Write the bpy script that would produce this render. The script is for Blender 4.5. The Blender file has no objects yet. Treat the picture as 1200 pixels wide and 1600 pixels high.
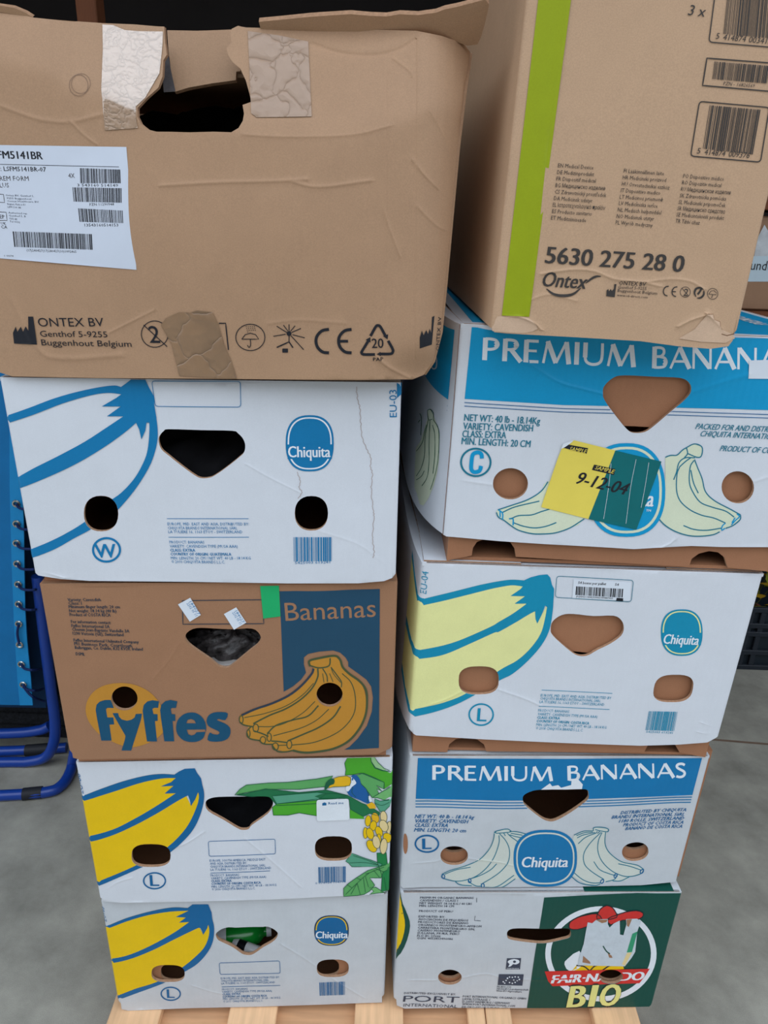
import bpy, math, random
import numpy as np
from mathutils import Vector, Matrix
from mathutils.geometry import delaunay_2d_cdt

scene = bpy.context.scene
col = scene.collection
pi = math.pi

# ------------------------------------------------------------------ camera
CAM_Z = 1.277                    # phone held 1.28 m above the concrete floor
FPX, PITCH, ROLL = 1143.6, math.radians(22.3846), math.radians(1.9855)
_c, _s = math.cos(PITCH), math.sin(PITCH)
_fw, _up0, _x0 = Vector((0, _c, -_s)), Vector((0, _s, _c)), Vector((1, 0, 0))
_right = _x0 * math.cos(ROLL) + _up0 * math.sin(ROLL)
_up = -_x0 * math.sin(ROLL) + _up0 * math.cos(ROLL)
cam_data = bpy.data.cameras.new('camera')
cam_data.sensor_fit = 'HORIZONTAL'
cam_data.sensor_width = 36.0
cam_data.lens = FPX / 1200.0 * 36.0
cam_data.clip_start = 0.02
cam = bpy.data.objects.new('camera', cam_data)
col.objects.link(cam)
_m = Matrix((_right, _up, -_fw)).transposed().to_4x4()
_m.translation = Vector((0, 0, CAM_Z))
cam.matrix_world = _m
scene.camera = cam

# ------------------------------------------------------------------ light: overcast daylight through the open gate behind the camera
world = bpy.data.worlds.new('overcast_sky')
scene.world = world
world.use_nodes = True
bg = world.node_tree.nodes['Background']
bg.inputs['Color'].default_value = (0.83, 0.905, 1.0, 1)
# standard overcast sky: three times as bright overhead as at the horizon
_wn = world.node_tree
_tc = _wn.nodes.new('ShaderNodeTexCoord'); _sx = _wn.nodes.new('ShaderNodeSeparateXYZ'); _mr = _wn.nodes.new('ShaderNodeMapRange')
_wn.links.new(_tc.outputs['Generated'], _sx.inputs['Vector']); _wn.links.new(_sx.outputs['Z'], _mr.inputs['Value'])
_mr.inputs['To Min'].default_value = 0.55; _mr.inputs['To Max'].default_value = 1.65
_wn.links.new(_mr.outputs['Result'], bg.inputs['Strength'])
scene.view_settings.view_transform = 'Standard'
scene.view_settings.look = 'None'
scene.view_settings.gamma = 1.0
scene.view_settings.use_curve_mapping = False
scene.view_settings.exposure = 0.86

# ------------------------------------------------------------------ materials
def lin(c):
    out = []
    for k in c:
        k = k / 255.0
        out.append(k / 12.92 if k <= 0.04045 else ((k + 0.055) / 1.055) ** 2.4)
    return out

_mats = {}
def mat(name, rgb, rough=0.6, metal=0.0, mottle=0.05, mscale=35.0, flute=0.0, spec=0.3, fine=0.0, grain=None,
        trans=0.0, alpha=1.0, coat=0.0, bump=0.0, bscale=60.0, cracks=0.0):
    if name in _mats:
        return _mats[name]
    m = bpy.data.materials.new(name)
    m.use_nodes = True
    nt = m.node_tree
    b = nt.nodes['Principled BSDF']
    L = lin(rgb)
    b.inputs['Base Color'].default_value = (*L, 1)
    b.inputs['Roughness'].default_value = rough
    b.inputs['Metallic'].default_value = metal
    b.inputs['Specular IOR Level'].default_value = spec
    b.inputs['Coat Weight'].default_value = coat
    b.inputs['Coat Roughness'].default_value = 0.12
    if coat > .9: b.inputs['Coat IOR'].default_value = 2.4
    b.inputs['Alpha'].default_value = alpha
    tc = nt.nodes.new('ShaderNodeTexCoord')
    if mottle > 0 or fine > 0:
        n = nt.nodes.new('ShaderNodeTexNoise')
        n.inputs['Scale'].default_value = mscale
        n.inputs['Detail'].default_value = 6
        n.inputs['Roughness'].default_value = 0.65
        nt.links.new(tc.outputs['Object'], n.inputs['Vector'])
        mp = nt.nodes.new('ShaderNodeMapRange')
        mp.inputs['From Min'].default_value = 0.3
        mp.inputs['From Max'].default_value = 0.7
        mp.inputs['To Min'].default_value = 1 - mottle
        mp.inputs['To Max'].default_value = 1 + mottle
        nt.links.new(n.outputs['Fac'], mp.inputs['Value'])
        fac = mp.outputs['Result']
        if fine > 0:
            n2 = nt.nodes.new('ShaderNodeTexNoise')
            n2.inputs['Scale'].default_value = 900
            n2.inputs['Detail'].default_value = 2
            if grain:
                mpg = nt.nodes.new('ShaderNodeMapping')
                mpg.inputs['Scale'].default_value = grain
                nt.links.new(tc.outputs['Object'], mpg.inputs['Vector'])
                nt.links.new(mpg.outputs['Vector'], n2.inputs['Vector'])
            else:
                nt.links.new(tc.outputs['Object'], n2.inputs['Vector'])
            mp2 = nt.nodes.new('ShaderNodeMapRange')
            mp2.inputs['From Min'].default_value = 0.3
            mp2.inputs['From Max'].default_value = 0.7
            mp2.inputs['To Min'].default_value = 1 - fine
            mp2.inputs['To Max'].default_value = 1 + fine
            nt.links.new(n2.outputs['Fac'], mp2.inputs['Value'])
            mu = nt.nodes.new('ShaderNodeMath'); mu.operation = 'MULTIPLY'
            nt.links.new(fac, mu.inputs[0]); nt.links.new(mp2.outputs['Result'], mu.inputs[1])
            fac = mu.outputs[0]
        vm = nt.nodes.new('ShaderNodeVectorMath'); vm.operation = 'SCALE'
        vm.inputs[0].default_value = L
        nt.links.new(fac, vm.inputs['Scale'])
        nt.links.new(vm.outputs['Vector'], b.inputs['Base Color'])
    h = None
    if flute > 0:
        w = nt.nodes.new('ShaderNodeTexWave')
        w.wave_type = 'BANDS'; w.bands_direction = 'X'
        w.inputs['Scale'].default_value = 42
        w.inputs['Distortion'].default_value = 0.6
        w.inputs['Detail'].default_value = 1
        nt.links.new(tc.outputs['Object'], w.inputs['Vector'])
        n3 = nt.nodes.new('ShaderNodeTexNoise')
        n3.inputs['Scale'].default_value = 55
        n3.inputs['Detail'].default_value = 4
        nt.links.new(tc.outputs['Object'], n3.inputs['Vector'])
        ad = nt.nodes.new('ShaderNodeMath'); ad.operation = 'MULTIPLY_ADD'
        nt.links.new(n3.outputs['Fac'], ad.inputs[0]); ad.inputs[1].default_value = 2.5
        nt.links.new(w.outputs['Fac'], ad.inputs[2])
        h = ad.outputs[0]
        dist = 0.00035 * flute
    if bump > 0:
        n4 = nt.nodes.new('ShaderNodeTexNoise')
        n4.inputs['Scale'].default_value = bscale
        n4.inputs['Detail'].default_value = 5
        nt.links.new(tc.outputs['Object'], n4.inputs['Vector'])
        h = n4.outputs['Fac']; dist = bump
    if cracks > 0:                 # sharp folds of wrinkled film
        vo = nt.nodes.new('ShaderNodeTexVoronoi'); vo.feature = 'DISTANCE_TO_EDGE'; vo.inputs['Scale'].default_value = bscale
        ns = nt.nodes.new('ShaderNodeTexNoise'); ns.inputs['Scale'].default_value = bscale*.7; ns.inputs['Detail'].default_value = 3
        mx = nt.nodes.new('ShaderNodeMix'); mx.data_type = 'VECTOR'; mx.inputs['Factor'].default_value = .06
        nt.links.new(tc.outputs['Object'], mx.inputs['A']); nt.links.new(tc.outputs['Object'], ns.inputs['Vector']); nt.links.new(ns.outputs['Color'], mx.inputs['B'])
        nt.links.new(mx.outputs['Result'], vo.inputs['Vector'])
        pw = nt.nodes.new('ShaderNodeMath'); pw.operation = 'POWER'; pw.inputs[1].default_value = .4
        nt.links.new(vo.outputs['Distance'], pw.inputs[0])
        h = pw.outputs[0]; dist = cracks
    if h is not None:
        bp = nt.nodes.new('ShaderNodeBump')
        bp.inputs['Strength'].default_value = 0.6
        bp.inputs['Distance'].default_value = dist
        nt.links.new(h, bp.inputs['Height'])
        nt.links.new(bp.outputs['Normal'], b.inputs['Normal'])
    _mats[name] = m
    return m

def board(name, rgb, flute=0.35, **k):     # printed or plain corrugated board
    k.setdefault('fine', 0.05)
    k.setdefault('rough', 0.62)
    return mat(name, rgb, flute=flute, **k)

# ------------------------------------------------------------------ pixel rays (image taken as 1200 x 1600), used to read sizes off the photo
def rays(px):
    px = np.asarray(px, float).reshape(-1, 2)
    u, v = px[:, 0] - 600, px[:, 1] - 800
    cr, sr = math.cos(-ROLL), math.sin(-ROLL)
    u, v = cr * u - sr * v, sr * u + cr * v
    U = -v / FPX
    return np.stack([u / FPX, _c + U * _s, -_s + U * _c], 1)

def at_y(x, y, d):                # world point on the pixel's ray at depth d
    r = rays([(x, y)])[0]
    p = r * d / r[1]
    return Vector((p[0], p[1], p[2] + CAM_Z))

def at_z(x, y, z):
    r = rays([(x, y)])[0]
    p = r * (z - CAM_Z) / r[2]
    return Vector((p[0], p[1], z))

def rot(yaw, lean, roll):
    return np.array(Matrix.Rotation(yaw, 3, 'Z') @ Matrix.Rotation(lean, 3, 'X') @ Matrix.Rotation(roll, 3, 'Y'))

# ------------------------------------------------------------------ mesh helpers
def link(name, me, parent=None, kind=None, label=None):
    o = bpy.data.objects.new(name, me)
    col.objects.link(o)
    if parent is not None:
        o.parent = parent
    if kind: o['kind'] = kind
    if label: o['label'] = label
    return o

def mk(name, verts, faces, mats, fmat=None, parent=None, smooth=False, angle=0.7, kind=None, label=None):
    me = bpy.data.meshes.new(name)
    me.from_pydata([tuple(map(float, v)) for v in verts], [], [tuple(int(i) for i in f) for f in faces])
    if not isinstance(mats, (list, tuple)):
        mats = [mats]
    for m in mats:
        me.materials.append(m)
    if fmat is not None:
        me.polygons.foreach_set('material_index', np.asarray(fmat, dtype=np.int32))
    if smooth:
        me.polygons.foreach_set('use_smooth', np.ones(len(me.polygons), dtype=bool))
        me.set_sharp_from_angle(angle=angle)
    me.update()
    return link(name, me, parent, kind, label)

def tag(o, label, cat, group=None):
    o['label'] = label; o['category'] = cat
    if group: o['group'] = group
    return o

def empty(name, loc, rotm=None):
    o = bpy.data.objects.new(name, None)
    o.empty_display_size = 0.05
    col.objects.link(o)
    if rotm is not None:
        o.rotation_euler = Matrix(rotm.tolist()).to_euler()
    o.location = Vector(loc)
    return o

class MB:                          # collects simple solids into one mesh
    def __init__(s): s.v, s.f = [], []
    def add(s, v, f):
        n = len(s.v); s.v += [tuple(p) for p in v]; s.f += [tuple(i + n for i in q) for q in f]; return s
    def box(s, x0, x1, y0, y1, z0, z1, bev=0.0):
        if bev <= 0:
            v = [(x0,y0,z0),(x1,y0,z0),(x1,y1,z0),(x0,y1,z0),(x0,y0,z1),(x1,y0,z1),(x1,y1,z1),(x0,y1,z1)]
            return s.add(v, [(0,3,2,1),(4,5,6,7),(0,1,5,4),(1,2,6,5),(2,3,7,6),(3,0,4,7)])
        b = bev; v = []; rings = [(z0, b), (z0 + b, 0), (z1 - b, 0), (z1, b)]
        for z, k in rings:
            e = k + b * 0.0
            v += [(x0+b+k*0, y0+e, z), (x1-b, y0+e, z), (x1-e, y0+b, z), (x1-e, y1-b, z), (x1-b, y1-e, z), (x0+b, y1-e, z), (x0+e, y1-b, z), (x0+e, y0+b, z)]
        f = [tuple(reversed(range(8))), tuple(range(24, 32))]
        for r in range(3):
            for i in range(8):
                a, c = r*8+i, r*8+(i+1) % 8
                f.append((a, c, c+8, a+8))
        return s.add(v, f)
    def tube(s, pts, r, n=10, closed=False, cap=True):
        pts = [Vector(p) for p in pts]; m = len(pts); base = len(s.v); up = None
        for i, p in enumerate(pts):
            if closed: t = (pts[(i+1) % m] - pts[i-1]).normalized()
            else: t = (pts[min(i+1, m-1)] - pts[max(i-1, 0)]).normalized()
            if up is None:
                up = t.orthogonal().normalized()
            up = (up - t * up.dot(t)).normalized()
            w = t.cross(up)
            rr = r[i] if isinstance(r, (list, tuple)) else r
            for k in range(n):
                a = 2*pi*k/n
                s.v.append(tuple(p + up*(rr*math.cos(a)) + w*(rr*math.sin(a))))
        for i in range(m if closed else m-1):
            for k in range(n):
                a, b2 = base+i*n+k, base+i*n+(k+1) % n
                c, d = base+((i+1) % m)*n+(k+1) % n, base+((i+1) % m)*n+k
                s.f.append((a, b2, c, d))
        if cap and not closed:
            s.f.append(tuple(base+k for k in reversed(range(n))))
            s.f.append(tuple(base+(m-1)*n+k for k in range(n)))
        return s
    def lathe(s, prof, n=20, M=None):
        base = len(s.v)
        for (r, z) in prof:
            for k in range(n):
                a = 2*pi*k/n
                p = Vector((r*math.cos(a), r*math.sin(a), z))
                s.v.append(tuple(M @ p if M else p))
        for i in range(len(prof)-1):
            for k in range(n):
                s.f.append((base+i*n+k, base+i*n+(k+1) % n, base+(i+1)*n+(k+1) % n, base+(i+1)*n+k))
        return s
    def build(s, name, mats, parent=None, smooth=False, **k):
        return mk(name, s.v, s.f, mats, None, parent, smooth, **k)

def cr(pts, n=6, closed=False):    # Catmull-Rom through the points
    p = np.asarray(pts, float); m = len(p); out = []
    rng = range(m) if closed else range(m-1)
    for i in rng:
        p0 = p[i-1] if (closed or i > 0) else 2*p[0]-p[1]
        p1, p2 = p[i], p[(i+1) % m]
        p3 = p[(i+2) % m] if (closed or i+2 < m) else 2*p[-1]-p[-2]
        for k in range(n):
            t = k/n
            out.append(0.5*((2*p1)+(-p0+p2)*t+(2*p0-5*p1+4*p2-p3)*t*t+(-p0+3*p1-3*p2+p3)*t**3))
    if not closed: out.append(p[-1])
    return np.array(out)

def inside(pts, poly):
    x, y = pts[:, 0], pts[:, 1]; r = np.zeros(len(pts), bool)
    a = poly; b = np.roll(poly, -1, 0)
    for (x0, y0), (x1, y1) in zip(a, b):
        if y0 == y1: continue
        c = ((y0 > y) != (y1 > y)) & (x < (x1-x0)*(y-y0)/(y1-y0)+x0)
        r ^= c
    return r

def clip_u(p, lim):                # clip a polygon to |u| <= lim
    for sg in (1, -1):
        o = []
        for a, b in zip(p, np.roll(p, -1, 0)):
            ia, ib = sg*a[0] <= lim, sg*b[0] <= lim
            if ia: o.append(a)
            if ia != ib:
                t = (sg*lim-a[0])/(b[0]-a[0]); o.append(a+(b-a)*t)
        if len(o) < 3: return None
        p = np.array(o)
    return p

def pdist(P, line):                # distance of points to a polyline
    d = np.full(len(P), 1e9)
    for a, b in zip(line[:-1], line[1:]):
        ab = b-a; t = np.clip(((P-a) @ ab)/max(ab @ ab, 1e-12), 0, 1)
        d = np.minimum(d, np.linalg.norm(P-(a+t[:, None]*ab), axis=1))
    return d

def triang(polys, holes=(), grid=None):
    """2-D mesh of the area inside polys (even-odd) and outside the holes."""
    V, Ed = [], []
    for q in list(polys)+list(holes):
        n = len(V); V += [Vector((float(a), float(b))) for a, b in q]
        Ed += [(n+i, n+(i+1) % len(q)) for i in range(len(q))]
    if grid is not None and len(grid):
        g = np.zeros(len(grid), bool)
        for q in polys: g ^= inside(grid, q)
        keep = grid[g]
        for h in holes:
            if len(keep): keep = keep[~inside(keep, h)]
        V += [Vector((float(a), float(b))) for a, b in keep]
    r = delaunay_2d_cdt(V, Ed, [], 0, 1e-7)
    vs = np.array([tuple(v) for v in r[0]]); fs = [tuple(f) for f in r[2]]
    if not fs: return np.zeros((0, 2)), []
    cen = np.array([vs[list(f)].mean(0) for f in fs])
    k = np.zeros(len(fs), bool)
    for q in polys: k ^= inside(cen, q)
    for h in holes: k &= ~inside(cen, h)
    fs = [f for f, kk in zip(fs, k) if kk]
    used = sorted({i for f in fs for i in f}); mp = {a: b for b, a in enumerate(used)}
    out = []
    for f in fs:
        a, b, c = vs[f[0]], vs[f[1]], vs[f[2]]
        if (b[0]-a[0])*(c[1]-a[1])-(b[1]-a[1])*(c[0]-a[0]) < 0: f = f[::-1]
        out.append(tuple(mp[i] for i in f))
    return vs[used], out

def K(x0, y0, s):                  # photo-crop reading -> photo pixel
    def f(*pts):
        p = np.asarray(pts, float).reshape(-1, 2)
        return [(x0+a/s, y0+b/s) for a, b in p]
    return f

def ell(cx, cy, rx, ry, n=32, e=2.0, ang=0.0):
    o = []
    for k in range(n):
        t = 2*pi*k/n; c, s = math.cos(t), math.sin(t)
        x = rx*math.copysign(abs(c)**(2/e), c); y = ry*math.copysign(abs(s)**(2/e), s)
        o.append((cx+x*math.cos(ang)-y*math.sin(ang), cy+x*math.sin(ang)+y*math.cos(ang)))
    return o

def rrect(quad, r=3.0, n=4):       # rounded quad in pixels
    q = np.array(quad, float); o = []
    for i in range(4):
        p, a, b = q[i], q[i-1], q[(i+1) % 4]
        da = (a-p)/np.linalg.norm(a-p)*r; db = (b-p)/np.linalg.norm(b-p)*r
        for k in range(n+1):
            t = k/n
            o.append(tuple((1-t)**2*(p+da)+2*t*(1-t)*p+t*t*(p+db)))
    return o

# ------------------------------------------------------------------ a board face with its own flat (u, v) frame, slight warping and print on it
class Face:
    def __init__(s, origin, M, hw=None, r=0.0, amp=0.0, seed=0, step=0.005):
        s.o = np.array(origin, float); s.M = M; s.hw, s.r = hw, r
        s.amp, s.step = amp, step
        rnd = random.Random(seed); s.ph = [rnd.uniform(0, 6.28) for _ in range(6)]
        s.holes = []; s.creases = []; s.extra = None; s.base = np.zeros(3); s.flare = None; s.vlim = None; s.ulim = None
    def uv(s, px):
        r = rays(px); n = s.M[:, 1]
        o = s.o - np.array([0, 0, CAM_Z])
        sh = np.zeros(len(r))
        for k in range(6 if s.extra is not None else 1):
            t = (o @ n-sh)/(r @ n); d = r*t[:, None]-o
            P = np.stack([d @ s.M[:, 0], d @ s.M[:, 2]], 1)
            if s.extra is not None: sh = 0.5*sh+0.5*s.extra(P)
        return P
    def crease(s, px, amp=0.0008, w=0.004):
        s.creases.append((s.uv(cr(px, 4)), amp*.6, w*.42))
    def f(s, P):
        u, v = P[:, 0], P[:, 1]; p = s.ph
        d = s.amp*(np.sin(17*u+p[0]+5*v)+0.8*np.sin(26*v+p[1]-7*u)+0.5*np.sin(41*u+p[2])*np.sin(37*v+p[3]))
        for line, a, w in s.creases:
            d = d+a*np.exp(-(pdist(P, line)/w)**2)
        if s.hw is not None:
            w = np.clip((s.hw-np.abs(u))/0.03, 0, 1); d = d*(w*w*(3-2*w))
        if s.extra is not None: d = d+s.extra(P)
        return d
    def P(s, P, off):              # -> coordinates in the parent's frame
        P = np.asarray(P, float).reshape(-1, 2); u, v = P[:, 0], P[:, 1]
        fo = s.f(P)+off
        x, y = u.copy(), -fo
        if s.hw is not None:
            a = np.abs(u)-s.hw; sg = np.sign(u); r = s.r; q = pi*r/2
            k = (a > 0) & (a <= q); th = a/r
            x = np.where(k, sg*(s.hw+(r+off)*np.sin(th)), x); y = np.where(k, r-(r+off)*np.cos(th), y)
            k = a > q
            x = np.where(k, sg*(s.hw+r+off), x); y = np.where(k, r+(a-q), y)
            if s.flare is not None: x = np.where(k & (u < 0), x-s.fl(a-q, v), x)
        return np.stack([x, y, v], 1)-s.base
    def fl(s, dep, v):             # how far the left wall bulges outwards
        t_, b_, sc, H = s.flare
        return (t_+(b_-t_)*np.clip(.5-v/H, 0, 1))*(1-np.exp(-np.maximum(dep, 0)/sc))
    def grid(s, lo, hi):
        st = s.step
        us = np.arange(math.floor(lo[0]/st), math.ceil(hi[0]/st)+1)*st
        if s.hw is not None:
            ex = [sg*(s.hw+k*pi*s.r/8) for sg in (-1, 1) for k in range(0, 5)]
            if s.flare is not None: ex += [-(s.hw+pi*s.r/2+k*.012) for k in range(1, 40)]
            us = np.array(sorted([q for q in us if abs(q) < s.hw-0.001]+[q for q in ex if lo[0] <= q <= hi[0]]))
        vs = np.arange(math.floor(lo[1]/st), math.ceil(hi[1]/st)+1)*st
        if len(us) == 0: return None
        g = np.stack(np.meshgrid(us, vs), -1).reshape(-1, 2)
        for line, a_, w_ in s.creases:
            q = [line[0]]
            for p0, p1 in zip(line[:-1], line[1:]):
                k = max(1, int(np.linalg.norm(p1-p0)/.002)); q += [p0+(p1-p0)*i/k for i in range(1, k+1)]
            q = np.array(q); t = np.gradient(q, axis=0); t = t/np.maximum(np.linalg.norm(t, axis=1), 1e-9)[:, None]; nn = np.stack([-t[:, 1], t[:, 0]], 1)
            g = g[pdist(g, line) > 1.9*w_]
            ad = np.vstack([q+nn*(k*w_) for k in (-1.6, -1.0, -.5, 0, .5, 1.0, 1.6)])
            ad = ad[(ad[:, 0] > lo[0]) & (ad[:, 0] < hi[0]) & (ad[:, 1] > lo[1]) & (ad[:, 1] < hi[1])]
            g = np.vstack([g, ad])
        g = g+np.random.RandomState(3).uniform(-1e-5, 1e-5, g.shape)
        return g

def panel(name, face, outline, t, m_front, m_edge, m_back, parent, holes=None, grid=True, off=0.0):
    holes = face.holes if holes is None else holes
    o = np.asarray(outline, float)
    g = face.grid(o.min(0), o.max(0)) if grid else None
    vs, fs = triang([o], holes, g)
    n = len(vs)
    F, B = face.P(vs, off), face.P(vs, off-t)
    faces, fm = [], []
    cnt = {}
    for f in fs:
        faces.append(f); fm.append(0)
        faces.append(tuple(i+n for i in reversed(f))); fm.append(2)
        for i in range(3):
            a, b = f[i], f[(i+1) % 3]
            cnt[(a, b)] = cnt.get((a, b), 0)+1
    for (a, b) in cnt:
        if (b, a) not in cnt:
            faces.append((b, a, a+n, b+n)); fm.append(1)
    return mk(name, np.vstack([F, B]), faces, [m_front, m_edge, m_back], fm, parent, True, 0.5)

def text_mesh(body, bold=0.0, res=2):
    cu = bpy.data.curves.new('t', 'FONT')
    cu.body = body; cu.size = 1.0; cu.resolution_u = res; cu.offset = bold
    o = bpy.data.objects.new('t', cu); col.objects.link(o)
    bpy.context.view_layer.update()
    dg = bpy.context.evaluated_depsgraph_get()
    ev = o.evaluated_get(dg); me = ev.to_mesh()
    v = np.array([(q.co.x, q.co.y) for q in me.vertices]).reshape(-1, 2)
    f = [tuple(p.vertices) for p in me.polygons]
    ev.to_mesh_clear(); bpy.data.objects.remove(o); bpy.data.curves.remove(cu)
    return v, f
CAP = 0.70
_v, _f = text_mesh('H')
if len(_v): CAP = float(_v[:, 1].max())

GLY = {
 'P': (.66, [([(.1,0),(.1,1)],.15,0), ([(.1,.955),(.3,.955),(.45,.9),(.52,.74),(.45,.57),(.3,.5),(.12,.5)],.09,4), ([(.44,.86),(.5,.74),(.45,.6)],.14,4)]),
 'R': (.70, [([(.1,0),(.1,1)],.15,0), ([(.1,.955),(.3,.955),(.44,.9),(.5,.75),(.44,.6),(.3,.53),(.12,.53)],.09,4), ([(.42,.87),(.48,.75),(.43,.63)],.14,4), ([(.3,.53),(.64,.0)],.14,0)]),
 'E': (.60, [([(.1,0),(.1,1)],.15,0), ([(.1,.955),(.5,.955)],.09,0), ([(.1,.52),(.45,.52)],.08,0), ([(.1,.045),(.52,.045)],.09,0)]),
 'M': (1.06, [([(.08,0),(.2,.98)],.08,0), ([(.2,.98),(.5,.03)],.15,0), ([(.5,.03),(.82,.98)],.08,0), ([(.82,.98),(.93,0)],.15,0)]),
 'I': (.30, [([(.12,0),(.12,1)],.15,0)]),
 'U': (.80, [([(.1,1),(.1,.36),(.18,.12),(.38,.04),(.58,.12),(.66,.36),(.66,1)],.09,4), ([(.1,1),(.1,.34)],.14,0)]),
 'B': (.64, [([(.1,0),(.1,1)],.15,0), ([(.1,.955),(.3,.955),(.42,.88),(.43,.7),(.33,.56),(.12,.54)],.09,4), ([(.3,.54),(.46,.48),(.53,.3),(.46,.1),(.3,.045),(.1,.045)],.09,4), ([(.46,.42),(.51,.3),(.45,.14)],.13,4)]),
 'A': (.76, [([(.04,0),(.36,.98)],.08,0), ([(.36,.98),(.72,0)],.15,0), ([(.16,.33),(.56,.33)],.08,0)]),
 'N': (.84, [([(.1,0),(.1,1)],.08,0), ([(.12,.96),(.68,.04)],.15,0), ([(.7,0),(.7,1)],.08,0)]),
 'S': (.52, [([(.44,.86),(.34,.95),(.2,.94),(.11,.84),(.12,.7),(.24,.57),(.38,.44),(.43,.28),(.36,.1),(.22,.04),(.07,.1)],.11,4)]),
}
class Art:                         # one printed element on a face
    def __init__(s, face, parent, clampu=True):
        s.F, s.par, s.clampu = face, parent, clampu
        s.v, s.f, s.m, s.mats = [], [], [], []; s.lay = 0
    def mi(s, m):
        if m not in s.mats: s.mats.append(m)
        return s.mats.index(m)
    def _add(s, uvs, fs, m, layer):
        if len(fs) == 0: return
        n = sum(len(a) for a in s.v)
        if s.clampu and s.F.hw is not None:
            lim = s.F.hw+pi*s.F.r/2
            uvs = np.stack([np.clip(uvs[:, 0], -lim, lim), uvs[:, 1]], 1)
        if s.F.vlim: uvs = np.stack([uvs[:, 0], np.clip(uvs[:, 1], *s.F.vlim)], 1)
        s.v.append(s.F.P(uvs, 0.0004+0.00012*layer))
        s.f += [tuple(i+n for i in f) for f in fs]; s.m += [s.mi(m)]*len(fs)
    def fill_uv(s, polys, m, layer=0):
        polys = [np.asarray(p, float) for p in polys]
        if s.clampu and s.F.hw is not None:
            lim = s.F.ulim or s.F.hw+pi*s.F.r/2
            polys = [q for q in (clip_u(p, lim) for p in polys) if q is not None]
            if not polys: return
        if s.F.vlim: polys = [np.stack([p[:, 0], np.clip(p[:, 1], *s.F.vlim)], 1) for p in polys]
        lo = np.min([p.min(0) for p in polys], 0); hi = np.max([p.max(0) for p in polys], 0)
        g = s.F.grid(lo, hi) if max(hi-lo) > 0.009 else None
        hs = [h for h in s.F.holes if not (h[:, 0].max() < lo[0] or h[:, 0].min() > hi[0] or h[:, 1].max() < lo[1] or h[:, 1].min() > hi[1])]
        vs, fs = triang(polys, hs, g)
        s._add(vs, fs, m, layer)
    def fill(s, px, m, layer=0, smooth=0, holes=()):
        q = [cr(px, smooth, True) if smooth else px]+[h for h in holes]
        s.fill_uv([s.F.uv(p) for p in q], m, layer)
        return s
    def band(s, top, bot, m, layer=0, n=5):
        s.fill(np.vstack([cr(top, n), cr(bot, n)[::-1]]), m, layer); return s
    def ring(s, outer, inner, m, layer=0):
        s.fill_uv([s.F.uv(outer), s.F.uv(inner)], m, layer); return s
    def stroke(s, px, w, m, layer=1, smooth=5, closed=False, taper=False):
        p = cr(px, smooth, closed) if smooth and len(px) > 2 else np.array(px, float)
        if smooth == 0 or len(px) <= 2:
            q = np.vstack([p, p[:1]]) if closed else p; o_ = []
            for a_, b_ in zip(q[:-1], q[1:]):
                k = max(1, int(np.linalg.norm(b_-a_)/6)); o_ += [a_+(b_-a_)*i/k for i in range(k)]
            if not closed: o_.append(q[-1])
            p = np.array(o_)
        n = len(p)
        if closed: t = np.roll(p, -1, 0)-np.roll(p, 1, 0)
        else: t = np.gradient(p, axis=0)
        t = t/np.maximum(np.linalg.norm(t, axis=1), 1e-9)[:, None]
        nn = np.stack([-t[:, 1], t[:, 0]], 1)
        ww = np.full(n, w/2.0)
        if taper: ww = ww*np.sin(np.linspace(0.12, pi-0.12, n))**0.6
        A, B = s.F.uv(p+nn*ww[:, None]), s.F.uv(p-nn*ww[:, None])
        fs = []
        for i in range(n if closed else n-1):
            j = (i+1) % n
            fs += [(i, j, n+j), (i, n+j, n+i)]
        P = np.vstack([A, B])
        if s.F.holes:
            k = []
            cen = np.array([P[list(f)].mean(0) for f in fs])
            bad = np.zeros(len(fs), bool)
            for h in s.F.holes: bad |= inside(cen, h)
            fs = [f for f, b in zip(fs, bad) if not b]
        fs = [f if ((P[f[1]]-P[f[0]])[0]*(P[f[2]]-P[f[0]])[1]-(P[f[1]]-P[f[0]])[1]*(P[f[2]]-P[f[0]])[0]) > 0 else f[::-1] for f in fs]
        s._add(P, fs, m, layer); return s
    def text(s, body, p0, p1, cap, m, bold=0.0, slant=0.0, layer=1):
        v, f = text_mesh(body, 0.0, 1 if cap < 8 else 3)
        if len(v) == 0: return s
        A, B = s.F.uv([p0, p1])
        d = np.array(p1, float)-np.array(p0, float); L = np.linalg.norm(d); nrm = np.array([d[1], -d[0]])/L
        h = np.linalg.norm(s.F.uv([np.array(p0)+nrm*cap])[0]-A)
        e = (B-A)/np.linalg.norm(B-A); up = np.array([-e[1], e[0]])
        x = (v[:, 0]-v[:, 0].min())/(v[:, 0].max()-v[:, 0].min())*np.linalg.norm(B-A)
        y = v[:, 1]/CAP*h
        P = A+x[:, None]*e+(y[:, None])*up+(slant*y)[:, None]*e
        f = s.cut(P, f)
        s._add(P, f, m, layer)
        if bold > .008:            # heavier weight: the line printed again, shifted by a hair
            dx = e*(bold*0.9*h/CAP)
            for k, sg in enumerate((1, -1)): s._add(P+dx*sg, f, m, layer+.15*(k+1))
        return s
    def outlined(s, body, p0, p1, cap, m, w, slant, layer):
        for k in range(8):
            d = np.array([math.cos(k*pi/4), math.sin(k*pi/4)])*w
            s.text(body, tuple(np.array(p0)+d), tuple(np.array(p1)+d), cap, m, 0, slant, layer+.05*k)
    def cut(s, P, f):
        if s.F.holes and len(f):
            cen = np.array([P[list(q)].mean(0) for q in f]); bad = np.zeros(len(f), bool)
            for h in s.F.holes: bad |= inside(cen, h)
            f = [q for q, b in zip(f, bad) if not b]
        return f
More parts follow.
